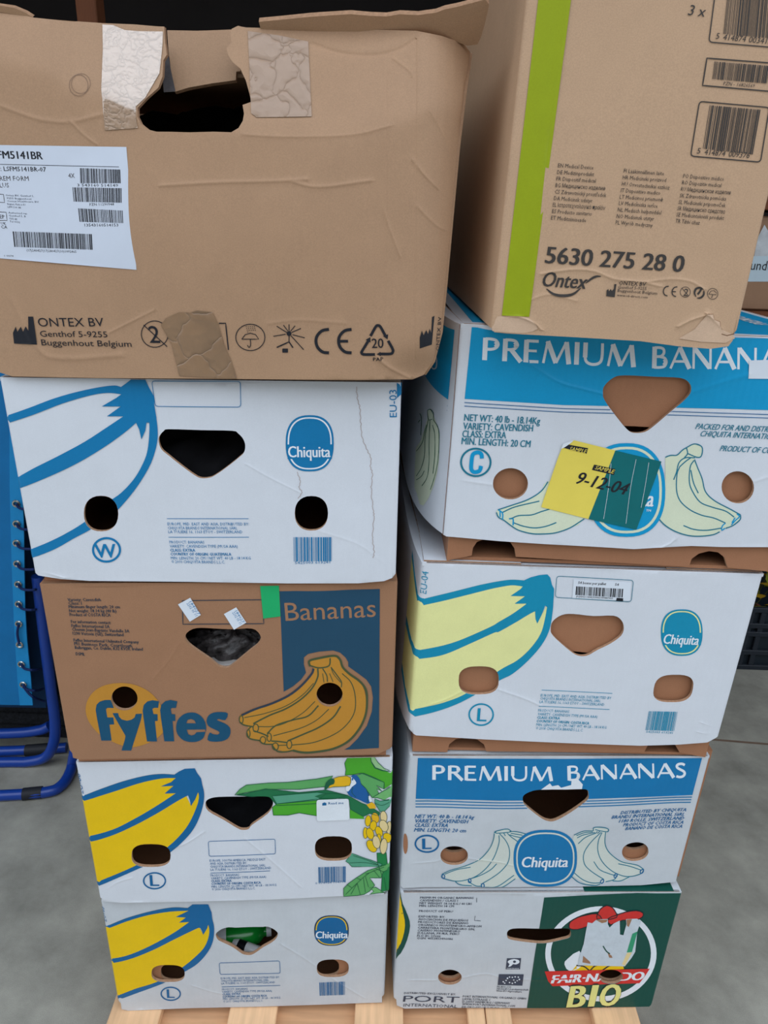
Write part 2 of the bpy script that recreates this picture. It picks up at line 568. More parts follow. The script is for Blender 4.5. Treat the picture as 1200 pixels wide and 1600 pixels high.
    def glyphs(s, word, p0, p1, cap, m, layer=1):     # flared capitals of the band titles
        p0, p1 = np.array(p0, float), np.array(p1, float); e = (p1-p0)/np.linalg.norm(p1-p0); up = np.array([e[1], -e[0]])
        tot = sum(GLY[c][0] for c in word); k = np.linalg.norm(p1-p0)/tot; x = 0.0
        for c in word:
            adv, st = GLY[c]
            for pts, w, sm in st:
                q = [p0+e*((x+a)*k)+up*(b*cap) for a, b in pts]
                s.stroke(q, w*1.22*(k+cap)/2, m, layer, sm)
            x += adv
        return s
    def barcode(s, quad, m, seed=1, nb=30, layer=1):
        q = [np.array(p, float) for p in quad]    # TL TR BR BL
        rnd = random.Random(seed); x = 0.0; bars = []
        while x < 1:
            w = rnd.choice([1, 1, 2, 3])/(nb*3.2); g = rnd.choice([1, 1, 2])/(nb*3.2)
            bars.append((x, min(1, x+w))); x += w+g
        for a, b in bars:
            P = s.F.uv([q[0]+(q[1]-q[0])*a, q[0]+(q[1]-q[0])*b, q[3]+(q[2]-q[3])*b, q[3]+(q[2]-q[3])*a])
            s._add(P, [(0, 3, 2), (0, 2, 1)], m, layer)
        return s
    def done(s, name, label=None):
        if not s.f: return None
        return mk(name, np.vstack(s.v), s.f, s.mats, s.m, s.par, True, 0.5, label=label)

# ------------------------------------------------------------------ colours of board and ink
WHITE = board('white_board', (212, 217, 225), rough=0.5, mottle=0.02, fine=0.02)
WHITE2 = board('grey_white_board', (196, 202, 208), rough=0.55, mottle=0.04, fine=0.02)
KRAFT = board('kraft_board', (172, 138, 109), mottle=0.035, fine=0.07)
KRAFT2 = board('kraft_board_pale', (190, 157, 127), mottle=0.03, fine=0.07)
KRAFTF = board('kraft_board_red', (158, 117, 88), mottle=0.03, fine=0.06)
TRAY = board('tray_board', (160, 112, 82), mottle=0.05, fine=0.06)
EDGE = mat('board_edge', (168, 132, 104), rough=0.9, mottle=0.22, mscale=320)
BACK = mat('board_inside', (120, 88, 66), rough=0.9, mottle=0.05)
def ink(name, rgb): return board('ink_'+name, rgb, rough=0.5, mottle=0.03, fine=0.03)
B_W = ink('blue', (6, 118, 172)); B_4 = ink('turquoise', (8, 140, 176)); B_L = ink('light_blue', (10, 116, 172))
B_6 = ink('deep_blue', (8, 98, 152)); B_C = ink('cyan_blue', (0, 150, 202)); T_C = ink('petrol_line', (24, 118, 142))
YEL = ink('yellow', (232, 192, 8)); PALEY = ink('pale_yellow', (230, 230, 160)); PALEG = ink('pale_green', (214, 222, 196))
PALEL = ink('pale_grey_green', (205, 212, 204))
INK_F = ink('slate', (48, 60, 74)); BLUE_F = ink('steel_blue', (30, 72, 98)); OCH = ink('ochre', (190, 134, 48)); OLIVE = ink('olive_line', (72, 84, 54))
LET_F = ink('petrol', (16, 78, 110)); INKB = ink('soft_black', (62, 58, 56)); BLK = ink('black', (30, 32, 40)); INKG = ink('grey', (58, 68, 86))
LIME = ink('lime', (148, 162, 18)); WHT = ink('white', (224, 231, 238)); GRN = ink('dark_green', (8, 74, 64)); RED = ink('red', (205, 48, 44))
BIOY = ink('lemon', (224, 222, 138)); STK = mat('sticker_white', (218, 226, 236), rough=0.4, mottle=0.015)
GT = mat('green_tape', (26, 172, 104), rough=0.35, mottle=0.03)
TAPE = mat('clear_brown_tape', (176, 146, 120), rough=0.3, mottle=0.05, spec=0.5, coat=1.0, cracks=0.0028, bscale=75)
TAPE2 = mat('clear_brown_tape_flat', (158, 128, 103), rough=0.35, mottle=0.05, spec=0.5, coat=0.6, cracks=0.004, bscale=40)
TAPEB = mat('brown_tape', (140, 110, 82), rough=0.28, mottle=0.14, mscale=30, spec=0.5, coat=0.6, cracks=0.005, bscale=32)

# ================================================================== the place: concrete floor, dark store room behind, open gate in front
CONC = mat('concrete', (152, 150, 140), rough=0.75, mottle=0.28, mscale=8, fine=0.14, spec=0.3, bump=0.0012, bscale=38)
DARKW = mat('dark_wall', (46, 42, 42), rough=0.9, mottle=0.1, mscale=3)
WOODD = mat('dark_wood', (112, 66, 40), rough=0.7, mottle=0.15, mscale=9, fine=0.08, grain=(0.4, 0.4, 0.02))
PINE = mat('pine', (226, 184, 142), rough=0.65, mottle=0.07, mscale=7, fine=0.09, grain=(0.16, 0.012, 0.16))
PINE2 = mat('pine_darker', (206, 160, 120), rough=0.7, mottle=0.09, mscale=6, fine=0.1, grain=(0.012, 0.16, 0.16))

def struct(name, x0, x1, y0, y1, z0, z1, m):
    return MB().box(x0, x1, y0, y1, z0, z1).build(name, m, kind='structure')
fl = struct('floor', -4, 4, -6, 3.6, -0.12, 0, CONC)
struct('wall_back', -4, 4, 3.6, 3.7, 0, 3.4, DARKW)
struct('sky_blocker', -7, 7, -6.2, -6.0, 0, 4.4, mat('sky_blocker_grey', (112, 104, 96), rough=.9, mottle=.1, mscale=3))  # unseen wall added to block low sky light and darken reflections
struct('wall_left', -4.1, -4, 1.0, 3.6, 0, 3.4, DARKW)
struct('wall_right', 4, 4.1, 1.0, 3.6, 0, 3.4, DARKW)
struct('ceiling', -4, 4, 0.4, 3.6, 2.9, 3.0, DARKW)
# a saw-cut joint in the concrete
JOINT = mat('joint_filler', (118, 98, 84), rough=0.9, mottle=0.2, mscale=20)
a, b = at_z(1116, 1156, 0), at_z(1200, 1163, 0)
d = (b-a).normalized(); n = Vector((-d.y, d.x, 0))*0.004
p0, p1 = a-d*1.2, b+d*2.0
mk('saw_cut_joint', [p0-n+Vector((0,0,.0006)), p1-n+Vector((0,0,.0006)), p1+n+Vector((0,0,.0006)), p0+n+Vector((0,0,.0006))], [(0,1,2,3)], JOINT, parent=fl)

# ------------------------------------------------------------------ pallet
PT = CAM_Z-1.1348                # top of the deck boards
pal = empty('wooden_pallet', (0.016, 0.98, 0))
tag(pal, 'pale wooden pallet carrying both stacks of boxes', 'pallet')
def pb(name, x0, x1, y0, y1, z0, z1, m=PINE):
    return MB().box(x0-0.016, x1-0.016, y0-0.98, y1-0.98, z0, z1, 0.0015).build(name, m, pal)
for (u0, u1) in ((-.388, -.312), (-.209, -.137), (-.018, .056), (.155, .1815), (.183, .222), (.349, .419)):
    pb('deck_board', u0, u1, 0.665, 1.30, PT-0.018, PT)
for (y0, y1) in ((.67, .79), (.93, 1.03), (1.18, 1.295)):
    pb('cross_board', -.386, .417, y0, y1, PT-0.037, PT-0.0182, PINE2)
for x0 in (-.384, -.05, .27):
    for y0 in (.672, .93, 1.19):
        pb('block', x0, x0+.145, y0, y0+.10, 0.022, PT-0.0372, PINE2)
for x0 in (-.384, -.05, .27):
    pb('base_board', x0, x0+.145, .672, 1.29, 0, 0.0218, PINE2)

# ------------------------------------------------------------------ banana boxes
W0, DEP = 0.40, 0.50
def plate(name, poly, z0, z1, m, parent, holes=()):
    vs, fs = triang([np.array(poly, float)], [np.array(h, float) for h in holes])
    n = len(vs); V = [(x, y, z1) for x, y in vs]+[(x, y, z0) for x, y in vs]; F = []
    cnt = set()
    for f in fs:
        F.append(f); F.append(tuple(i+n for i in reversed(f)))
        for i in range(3): cnt.add((f[i], f[(i+1) % 3]))
    for (p, q) in cnt:
        if (q, p) not in cnt: F.append((q, p, p+n, q+n))
    return mk(name, V, F, m, None, parent)

class BananaBox:
    def __init__(s, label, c, yaw, lean, roll, H, m, holes=(), tray_holes=None, strip=0.004, bottom=None, notches=(), seed=0,
                 amp=0.0006, r=0.004, top_m=None, creases=(), W0=W0, flare=None):
        M = rot(*[math.radians(k) for k in (yaw, lean, roll)])
        cw = np.array(c)+np.array([0, 0, CAM_Z])
        s.M, s.H, s.strip = M, H, strip
        base = np.array([0, DEP/2, -H/2-strip])
        s.root = empty('banana_box', cw+M @ base, M)
        tag(s.root, label, 'box', 'banana boxes in two stacks on the pallet')
        F = s.F = Face(cw, M, W0/2-r, r, amp, seed)
        F.base = base
        s.W = W0; F.vlim = (-H/2-strip+.0006, H/2-.0006)
        if flare: F.flare = (*flare, H)
        for cpx, a, w in creases: F.crease(cpx, a, w)
        F.holes = [F.uv(h) for h in holes]
        hw, q = F.hw, pi*r/2
        bot = F.uv(bottom) if bottom is not None else np.array([(-hw, -H/2), (hw, -H/2)])
        bot[0, 0], bot[-1, 0] = -hw, hw
        bot[:, 1] = np.maximum(bot[:, 1], -H/2-strip+.0004)
        s.bot = bot
        out = np.vstack([bot, [(hw, H/2), (-hw, H/2)]])
        s.front = panel('front_panel', F, out, 0.004, m, EDGE, BACK, s.root)
        for sg in (-1, 1):
            v0 = bot[0, 1] if sg < 0 else bot[-1, 1]
            o = [(hw, v0), (hw+q+DEP-2*r, -H/2), (hw+q+DEP-2*r, H/2), (hw, H/2)]
            if sg < 0: o = [(-p, v) for p, v in reversed(o)]
            o = np.array(o)
            panel('side_panel', F, o, 0.004, m, EDGE, BACK, s.root, holes=())
        MB().box(-W0/2, W0/2, DEP/2-.004, DEP/2, strip, H+strip).build('back_panel', m, s.root)
        s.top = plate('top_panel', [(-W0/2+.001, -DEP/2+.0005), (W0/2-.001, -DEP/2+.0005), (W0/2-.001, DEP/2-.005), (-W0/2+.001, DEP/2-.005)],
                      H+strip-.004, H+strip, top_m or m, s.root, [[(-.10, -.16), (.10, -.16), (.10, .16), (-.10, .16)]])
        # the inner tray
        dy = 0.0066
        T = s.T = Face(cw+M @ np.array([0, dy, 0]), M)
        T.base = base-np.array([0, dy, 0])
        th = [T.uv(h) for h in (holes if tray_holes is None else tray_holes)]
        hx = W0/2-.0075
        ob = [(-hx, -H/2-strip)]
        for nt_ in notches:
            ob += [tuple(k) for k in T.uv(nt_)]
        for k in range(1, len(ob)):
            if ob[k][1] < -H/2-strip+0.002: ob[k] = (ob[k][0], -H/2-strip)
        ob += [(hx, -H/2-strip), (hx, H/2-.006), (-hx, H/2-.006)]
        panel('tray_front', T, ob, 0.004, TRAY, EDGE, BACK, s.root, holes=th, grid=False)
        t = MB(); y0 = -DEP/2+dy
        t.box(-hx, -hx+.004, y0+.0042, DEP/2-.006, 0, H+strip-.006)
        t.box(hx-.004, hx, y0+.0042, DEP/2-.006, 0, H+strip-.006)
        t.box(-hx+.0042, hx-.0042, DEP/2-.0105, DEP/2-.0063, 0, H+strip-.006)
        t.box(-hx+.0042, hx-.0042, y0+.0042, DEP/2-.011, 0.0, 0.004)
        t.build('tray_body', TRAY, s.root)
    def art(s): return Art(s.F, s.front)

def pill(cx, cy, rx, ry): return ell(cx, cy, rx, ry, 28, 2.8)

def small_block(bx, lines, m, cap=4.4):
    a = bx.art()
    for ln in lines:
        body, p0, p1 = ln[:3]
        if body == '_': a.stroke([p0, p1], 0.8, m, 1, 0)
        else: a.text(body, p0, p1, ln[4] if len(ln) > 4 else cap, m, ln[3] if len(ln) > 3 else 0.004)
    return a.done('lettering')

def oval_logo(bx, cx, cy, rx, ry, blue, ring, txt, e=2.5, tpos=None, cap=17, gap=True, thin=False, border=None):
    a = bx.art()
    a.fill(ell(cx, cy, rx, ry, 48, e), border or blue, 0)
    a.ring(ell(cx, cy, rx*.92, ry*.93, 48, e), ell(cx, cy, rx*.86, ry*.88, 48, e), ring, 1)
    if border: a.fill(ell(cx, cy, rx*.86, ry*.88, 48, e), blue, 1)
    x0, x1, yb = tpos[:3]
    if gap:
        yc = yb-cap*.45
        a.fill([(cx-rx*.935, yc-cap*.72), (cx+rx*.935, yc-cap*.72), (cx+rx*.92, yc+cap*.62), (cx-rx*.92, yc+cap*.62)], blue, 2)
    dy = tpos[3] if len(tpos) > 3 else 0
    a.text('Chiquita', (x0, yb), (x1, yb+dy), cap, txt, 0.022, 0.0, 3)
    return a.done('oval_logo')

def banana_art(bx, yel, blue, left, up_t, up_b, stem, mid_t, mid_b, out_o, out_i):
    a = bx.art()
    if yel is not None:
        body = np.vstack([cr(up_t, 5), [stem[len(stem)//2]], cr(out_o, 5)])
        a.fill(body, yel, 0)
    a.band(up_t, up_b, blue, 1)
    a.fill(stem, blue, 2)
    a.band(mid_t, mid_b, blue, 1)
    a.band(out_o, out_i, blue, 1)
    return a.done('banana_print')

# ---- white box with blue banana outline and circled W --------------------------------------------------------------
A4, A7, A8, A5 = K(0, 380, 2.857), K(0, 780, 2.857), K(380, 780, 2.857), K(380, 380, 2.857)
hW = [cr(K(240, 640, 7.5)([(60,360),(75,300),(120,250),(180,227),(560,237),(920,245),(990,275),(1050,340),(1075,420),(1060,500),(1000,560),(850,680),(720,770),(650,800),(560,805),(480,770),(330,660),(180,540),(90,460)]), 3, True),
      ell(157.5, 803, 27, 28, 28, 2.3), ell(486.5, 802, 26, 27, 28, 2.3)]
bW = BananaBox('white banana box with blue banana outline and circled W, under the torn brown carton', (-.1851, .7256, -.2757), 2.68, 0, -.65, .2263, WHITE,
               hW, strip=.004, seed=1, bottom=[(56,899),(70,901),(95,905),(140,908),(300,909),(450,911),(560,911),(600,908),(617,903)],
               creases=[([(58,893),(75,896),(100,903)], .0012, .003), ([(385,725),(420,745),(470,770)], .0005, .003), ([(500,830),(560,850),(600,880)], .0004, .004)])
banana_art(bW, None, B_W, None,
    A4([(18,774),(130,735),(250,690),(380,655),(500,635),(545,642)]), A4([(20,808),(150,765),(280,715),(400,680),(480,668),(545,674)]),
    A4([(535,645),(560,628),(585,606),(650,606),(665,640),(690,685),(690,720),(700,780),(668,800),(655,800),(650,835),(632,875),(622,830),(608,800),(550,790),(550,772),(478,772),(540,728),(455,728),(520,690),(545,672)]),
    A4([(60,1056),(150,1005),(260,950),(380,885),(480,820),(555,770)]), A4([(66,1103),(200,1050),(330,990),(450,920),(550,850),(615,795)]),
    A4([(690,720),(705,830),(700,900),(675,980),(630,1060),(575,1135),(500,1215)])+A7([(405,135),(330,175),(240,225),(120,271)]),
    A4([(664,765),(668,830),(660,920),(640,980),(600,1050),(540,1115),(470,1165)])+A7([(380,100),(300,150),(220,190),(110,234)]))
a = bW.art()
a.stroke(rrect([(237.5,595),(376,595.5),(376.5,635.5),(243,634.5)], 5), 1.0, B_W, 1, 0, True); a.done('printed_frame')
a = bW.art(); a.stroke(ell(166.2, 859.5, 21, 18.3), 3.4, B_W, 1, 0, True); a.text('W', (150,871.5), (182,871.5), 21, B_W, .02); a.done('circled_letter')
a = bW.art(); a.fill([(620,594),(629,594),(629,617),(620.5,622)], B_W, 0); a.done('corner_print')
a = bW.art(); a.text('EU-03', (620,651.5), (619.5,609), 11, B_W, .006); a.done('lettering')
small_block(bW, [('_',)+tuple(A7((745,87),(1110,86))), ('EUROPE, MID. EAST AND ASIA, DISTRIBUTED BY:',)+tuple(A7((748,117),(1112,116))),
    ('CHIQUITA BRANDS INTERNATIONAL SÀRL',)+tuple(A7((750,135),(1060,134))), ('LA TULIÈRE 16, 1163 ETOY - SWITZERLAND',)+tuple(A7((752,152),(1083,151))),
    ('_',)+tuple(A7((752,170),(1112,168))), ('PRODUCT: BANANAS',)+tuple(A7((757,198),(913,197))), ('VARIETY: CAVENDISH TYPE (MUSA AAA)',)+tuple(A7((758,216),(1062,215))),
    ('CLASS: EXTRA',)+tuple(A7((760,234),(872,233)))+(.025,), ('COUNTRY OF ORIGIN: GUATEMALA',)+tuple(A7((762,251),(1033,250)))+(.025,),
    ('MIN. LENGTH: 20 CM / NET WT: 40 LB - 18.14 KG',)+tuple(A7((763,269),(1120,267))), ('© 2010 CHIQUITA BRANDS L.L.C.',)+tuple(A7((766,285),(1005,285)))], B_W)
a = bW.art(); a.barcode(A8((225,168),(395,168),(395,274),(227,276)), B_W, 3, 24); a.text('5425003 613241', *A8((232,288),(388,284)), 4.2, B_W); a.done('barcode')
oval_logo(bW, 484, 692.5, 37.5, 44, B_W, WHT, WHT, tpos=(451, 516, 714), cap=17)
STAIN = mat('water_stain', (176, 160, 156), rough=0.7, mottle=0.1, mscale=90)
a = bW.art()
def wiggle(px, k=3.0, sd=1):
    p = cr(px, 14); r_ = np.random.RandomState(sd); return [(x+k*(.6*math.sin(i*.9)+.5*r_.randn()*.6), y) for i, (x, y) in enumerate(p)]
a.stroke(wiggle(A5([(505,640),(512,700),(522,740),(524,800),(532,870),(552,920),(570,960),(568,1000),(577,1030),(572,1100),(580,1190)])+A8([(584,80),(577,170),(584,230),(580,260)]), 1.1), .9, STAIN, 0, 0)
a.done('water_stain'); a = bW.art()
a.stroke(wiggle(A5([(240,1020),(255,1060),(250,1090),(262,1110),(245,1140)]), .8), .9, STAIN, 0, 0); a.done('water_stain')

# ---- brown box with ochre banana bunch --------------------------------------------------------------------------------
hF = [cr(K(280, 960, 8.571)([(80,300),(100,250),(180,195),(300,178),(500,188),(720,195),(920,182),(1020,200),(1085,270),(1090,330),(1050,400),(960,470),(840,570),(720,670),(660,710),(600,715),(520,690),(440,620),(330,545),(200,455),(130,400),(85,340)]), 2, True),
      ell(194.3, 1091.5, 20.5, 19, 28), ell(515, 1084.8, 20.5, 18.6, 28)]
hFt = [ell(351, 1010, 80, 34, 28, 3), ell(194.3, 1091.5, 22, 20, 28), ell(515, 1084.8, 22, 20, 28)]
bF = BananaBox('brown banana box with ochre bunch on dark blue panel, in the left stack', (-.1797, .7298, -.5154), 3.92, 0, -.61, .2440, KRAFTF,
               hF, hFt, strip=.010, seed=2, bottom=[(108,1177),(114,1184),(125,1187),(300,1184),(500,1180),(590,1178),(612,1170)],
               creases=[([(280,1005),(265,1030),(240,1060)], .0005, .004)])
a = bF.art()
Z = K(360, 990, 4.615)
sil = Z([(820,832),(860,810),(920,750),(985,660),(1020,560),(1028,460),(1015,380),(980,330),(920,285),(850,235),(850,205),(830,170),(790,135),(740,120),(640,128),(560,145),(530,170),(530,220),(545,280),(510,330),(450,380),(385,418)])
a.fill([(437,923),(593.5,920),(592,1168)]+sil, BLUE_F, 0); a.text('Bananas', *A8((190,540),(592,523)), 28, KRAFTF, .004, 0, 1); a.done('dark_blue_panel')
a = bF.art()
a.fill(Z([(570,185),(700,165),(760,165),(800,215),(830,265),(900,315),(950,370),(975,450),(975,560),(940,660),(880,740),(800,800),(700,840),(600,855),(520,855),(450,840),(380,845),(310,820),(290,795),(220,785),(190,765),(130,750),(115,710),(130,670),(80,650),(65,610),(80,580),(180,540),(300,500),(420,440),(510,370),(580,290),(600,245),(575,220)]), OCH, 1, 2)
a.stroke(Z([(575,235),(570,195),(640,175),(750,158),(790,185),(810,240),(860,290),(930,340),(975,400),(985,480),(975,580),(930,680),(850,770),(740,825),(600,850),(520,852),(450,838)]), 3.4, OLIVE, 2)
a.stroke(Z([(600,250),(585,290),(510,375),(420,445),(300,503),(180,545),(80,590)]), 3.4, INK_F, 2)
for pts, w in (([(580,230),(640,245),(710,230),(720,175)],2.2), ([(630,250),(630,310),(590,390),(510,470),(400,540),(280,590),(165,650)],2.4),
               ([(635,515),(560,590),(450,620),(330,660),(265,720)],2.2), ([(795,520),(740,600),(640,670),(530,720),(415,770)],2.4),
               ([(805,285),(870,350),(900,450),(895,560),(840,650),(750,720),(600,780),(440,800)],1.5), ([(600,355),(520,440),(400,520),(250,575),(100,607)],1.3),
               ([(610,485),(520,570),(400,640),(300,668),(200,670)],1.3), ([(710,540),(620,620),(500,680),(310,735)],1.4),
               ([(68,640),(100,660),(165,672)],2.2), ([(165,700),(230,720),(275,740)],2.2), ([(118,715),(140,755),(215,770)],2.2), ([(295,772),(350,775),(410,782)],2.2),
               ([(300,800),(340,845),(400,848),(450,838)],2.2), ([(205,765),(240,792),(310,795)],2.0), ([(340,803),(405,800)],1.4), ([(130,690),(150,670)],2),
               ([(665,250),(695,300),(700,345)],1.8), ([(665,285),(675,350)],1.2), ([(715,285),(740,345)],1.3), ([(725,240),(770,300),(800,345),(800,385)],1.8), ([(725,240),(745,290),(795,350)],1.2)):
    a.stroke(Z(pts), w, OLIVE, 2)
for cx, cy, rx, ry in ((78,620,14,28),(183,680,20,28),(280,745,16,30),(235,765,20,25),(325,810,22,26),(425,795,18,30),(130,720,12,28)):
    a.stroke(Z(ell(cx, cy, rx, ry, 14)), 1.6, OLIVE, 3, 0, True)
a.done('banana_bunch_print')
a = bF.art()
Y = K(130, 1060, 5.0)
a.fill(Y([(20,235),(35,170),(80,105),(150,60),(240,38),(340,38),(430,60),(520,110),(590,185),(620,260),(640,340),(625,420),(560,480),(470,520),(380,538),(290,520),(200,480),(120,430),(60,360),(30,300)]), OCH, 0, 3); a.done('yellow_oval')
a = bF.art()
for pts in ([(215,168),(170,168),(130,180),(105,205),(98,245),(108,310),(142,485),(222,485),(205,362),(242,360),(235,306),(188,305),(178,240),(190,230),(240,232)],
            [(228,272),(272,272),(280,300),(300,322),(340,333),(375,325),(400,308),(410,280),(458,278),(452,320),(375,563),(300,562),(325,480),(330,450)],
            [(592,180),(540,172),(500,182),(472,210),(463,255),(470,310),(498,494),(576,494),(560,335),(582,334),(580,282),(548,280),(540,240),(555,232),(585,232)],
            [(735,180),(680,170),(640,180),(610,208),(600,250),(605,300),(634,493),(711,493),(697,335),(720,334),(718,282),(690,280),(683,240),(695,232),(724,232)]):
    a.fill(Y(pts), LET_F, 1)
a.fill_uv([bF.F.uv(Y(p)) for p in (cr([(960,398),(955,350),(925,300),(880,272),(830,268),(780,285),(740,325),(725,380),(735,435),(775,480),(830,498),(890,495),(935,470),(955,420)], 3, True),
    [(805,352),(815,325),(840,318),(868,328),(880,352)], [(808,402),(952,400),(955,418),(885,422),(870,440),(845,447),(820,438)])], LET_F, 1)
a.fill(Y([(1130,275),(1080,264),(1020,268),(980,290),(963,330),(975,370),(1015,395),(1050,410),(1065,425),(1050,440),(1010,435),(988,425),(970,480),(1010,495),(1080,492),(1130,470),(1150,430),(1145,385),(1110,355),(1060,335),(1045,325),(1060,318),(1110,328)]), LET_F, 1, 2)
a.done('brand_lettering')
rows = [('Variety: Cavendish',(303,455),(450,456)),('Class: I',(306,470),(365,471)),('Minimum finger length: 20 cm',(308,486),(535,488)),('Net weight: 18.14 kg (40 lb)',(310,504),(520,506)),
        ('Product of COSTA RICA',(312,521),(494,524)),('For information contact:',(318,552),(496,557)),('Fyffes International SA',(320,570),(490,575)),('Chemin Jean-Baptiste Vandelle 3A',(323,586),(578,595)),
        ('1290 Versoix (GE), Switzerland',(326,604),(552,611)),('Fyffes International Unlimited Company',(330,634),(620,643)),('M1 Business Park, Courtlough',(333,650),(590,660)),('Balbriggan, Co. Dublin, K32 KV20, Ireland',(336,667),(638,675)),('DSML',(340,695),(380,697))]
small_block(bF, [(t,)+tuple(A7(p, q))+(.022,) for t, p, q in rows], INK_F, 4.8)
a = bF.art(); a.stroke([(285,938),(411,936.3),(412.3,973.5),(286,975)], 1.3, INK_F, 1, 0, True); a.done('printed_frame')
for q in ([(795,468),(850,438),(897,515),(848,545)], [(1000,510),(1055,480),(1100,548),(1045,580)]):
    a = bF.art(); p = A7(q); F0 = bF.F.holes; bF.F.holes = []
    a.fill(p, STK, 3)
    P = np.array(p)
    for k, t in ((.3, '2202 05 11'), (.52, '184027')):
        a.text(t, tuple(P[0]+(P[3]-P[0])*(.15)+(P[1]-P[0])*(k+.25)), tuple(P[0]+(P[3]-P[0])*.9+(P[1]-P[0])*(k+.25)), 4, B_L, 0, 0, 4)
    bF.F.holes = F0
    a.done('price_sticker')
a = bF.art(); a.fill(A8([(76,385),(160,383),(167,520),(90,530)]), GT, 3); a.done('green_tape')

# ---- white box with toucan --------------------------------------------------------------------------------------------
D2, D3, D4 = K(0, 1180, 2.857), K(380, 1180, 2.857), K(780, 1180, 2.857)
h6 = [cr([(321,1255),(327,1248),(343,1245),(380,1244.5),(415,1244),(424,1248),(426.5,1257),(418.5,1271),(394,1288.5),(388.5,1295),(380,1296.5),(371,1294),(350,1281.5),(325.5,1267.5)], 3, True),
      pill(236, 1337, 30.5, 18), pill(521, 1325.5, 29, 19)]
b6 = BananaBox('white banana box printed with a toucan, green leaves and a yellow banana', (-.1757, .7375, -.7718), 3.49, 0, -.70, .2426, WHITE, h6, strip=.005, seed=3,
               bottom=[(152,1404),(158,1409),(190,1411),(300,1409),(420,1405),(520,1401),(600,1397),(608,1390)],
               creases=[([(266,1325),(290,1318),(318,1300)], .0008, .003), ([(384,1310),(420,1340),(470,1385)], .0007, .004), ([(165,1390),(185,1378),(205,1372)], .0006, .003)])
banana_art(b6, YEL, B_6, None,
    D2([(340,192),(450,150),(550,115),(650,90),(720,82),(785,85)]), D2([(345,213),(500,165),(620,125),(720,103),(790,100)]),
    D2([(778,85),(800,70),(825,58),(870,55),(880,75),(898,100),(903,125),(908,160),(884,165),(872,195),(853,225),(848,200),(840,178),(785,190),(785,168),(735,170),(775,135),(718,138),(765,118),(785,100)]),
    D2([(380,364),(500,335),(600,285),(700,225),(790,165)]), D2([(384,391),(500,360),(600,315),(700,260),(790,205),(845,175)]),
    D2([(900,115),(912,170),(905,230),(880,300),(840,360),(765,430),(690,475),(610,510),(530,545),(420,592)]), D2([(882,150),(888,190),(870,250),(830,325),(760,400),(680,455),(600,495),(520,530),(415,572)]))
a = b6.art(); a.stroke(ell(241.5, 1376, 17, 12.3), 2.2, B_6, 1, 0, True); a.text('L', (235.5,1384), (248.5,1384), 17, B_6, .02); a.done('circled_letter')
a = b6.art(); a.text('EU-06', (131,1240), (125,1209), 8, B_6, .004); a.done('lettering')
a = b6.art(); a.stroke(rrect([(325.5,1314),(430,1310),(430.5,1333),(327,1337)], 3), .8, B_6, 1, 0, True); a.done('printed_frame')
small_block(b6, [('EUROPE, SOUTH AMERICA, MIDDLE EAST',(328,1345.5),(415,1343)),('AND ASIA, DISTRIBUTED BY:',(328.5,1350),(386,1348.5)),('CHIQUITA BRANDS INTERNATIONAL SARL',(329,1354.7),(415,1352.3)),('LA TULIÈRE 16, 1163 ETOY - SWITZERLAND',(329.3,1359.5),(424,1356.5)),
    ('_',(329,1363),(422,1359.5)),('PRODUCT: BANANAS',(329.5,1368.5),(374,1367)),('VARIETY: CAVENDISH TYPE (MUSA AAA)',(330,1373),(416,1370.3)),('CLASS: EXTRA',(330.4,1377.3),(362,1376.3),.025),('COUNTRY OF ORIGIN: COSTA RICA',(330.8,1381.7),(407.6,1379.3),.025),
    ('MIN. LENGTH: 20 CM / NET WT: 40 LB - 18.14 KG',(331,1386.3),(432,1383)),('© 2016 CHIQUITA BRANDS L.L.C.',(331.3,1390.5),(399,1388.2))], B_6, 3.5)
a = b6.art(); a.barcode(D3((335,497),(460,494),(460,563),(337,567)), B_6, 7, 24); a.text('0 074924 104708', *D3((322,574),(458,568)), 3.2, B_6); a.done('barcode')
G = {k: ink('leaf_'+k, v) for k, v in dict(bright=(74,166,44), light=(150,196,140), mid=(92,166,96), pale=(112,180,110), teal=(84,158,128), dark=(28,112,70), deep=(30,130,70), line=(22,92,62)).items()}
Q = K(480, 1170, 6.156)
a = b6.art()
for pts, g in (([(385,85),(360,140),(372,200),(365,255),(440,250),(520,235),(620,275),(740,320),(740,385),(825,345),(832,222),(730,205),(655,180),(615,120),(612,82)],'bright'),
               ([(612,82),(650,80),(680,130),(740,185),(832,222),(720,208),(650,185),(618,130)],'light'),
               ([(470,255),(540,235),(640,275),(740,320),(735,385),(665,350),(720,405),(670,385),(690,430),(625,470),(560,380),(510,330)],'mid'),
               ([(625,470),(720,410),(828,350),(825,480),(740,490),(680,470)],'pale'),
               ([(650,480),(700,500),(825,485),(790,550),(740,600),(700,600),(650,520)],'teal'),
               ):
    a.fill(Q(pts), G[g], {'light':1,'mid':1,'pale':1,'teal':2,'deep':0}.get(g, 0)); a.stroke(Q(pts), .9, G['line'], 3, 0, True)
a_low = b6.art()
for pts, g in (([(670,1000),(760,995),(770,1100),(800,1150),(795,1375),(710,1375),(720,1220),(675,1090)],'deep'),
               ([(370,1075),(430,1000),(560,1050),(720,1105),(700,1130),(430,1130),(400,1095)],'teal'),
               ([(350,1420),(350,1340),(400,1290),(470,1240),(580,1170),(700,1130),(805,1095),(800,1150),(730,1180),(710,1240),(600,1240),(650,1310),(600,1370),(550,1400),(480,1412)],'mid'),
               ([(600,1335),(660,1330),(745,1380),(680,1385),(600,1402),(640,1370)],'pale')):
    a_low.fill(Q(pts), G[g], {'light':1,'mid':1,'pale':1,'teal':2,'deep':0}.get(g, 0)); a_low.stroke(Q(pts), .9, G['line'], 3, 0, True)
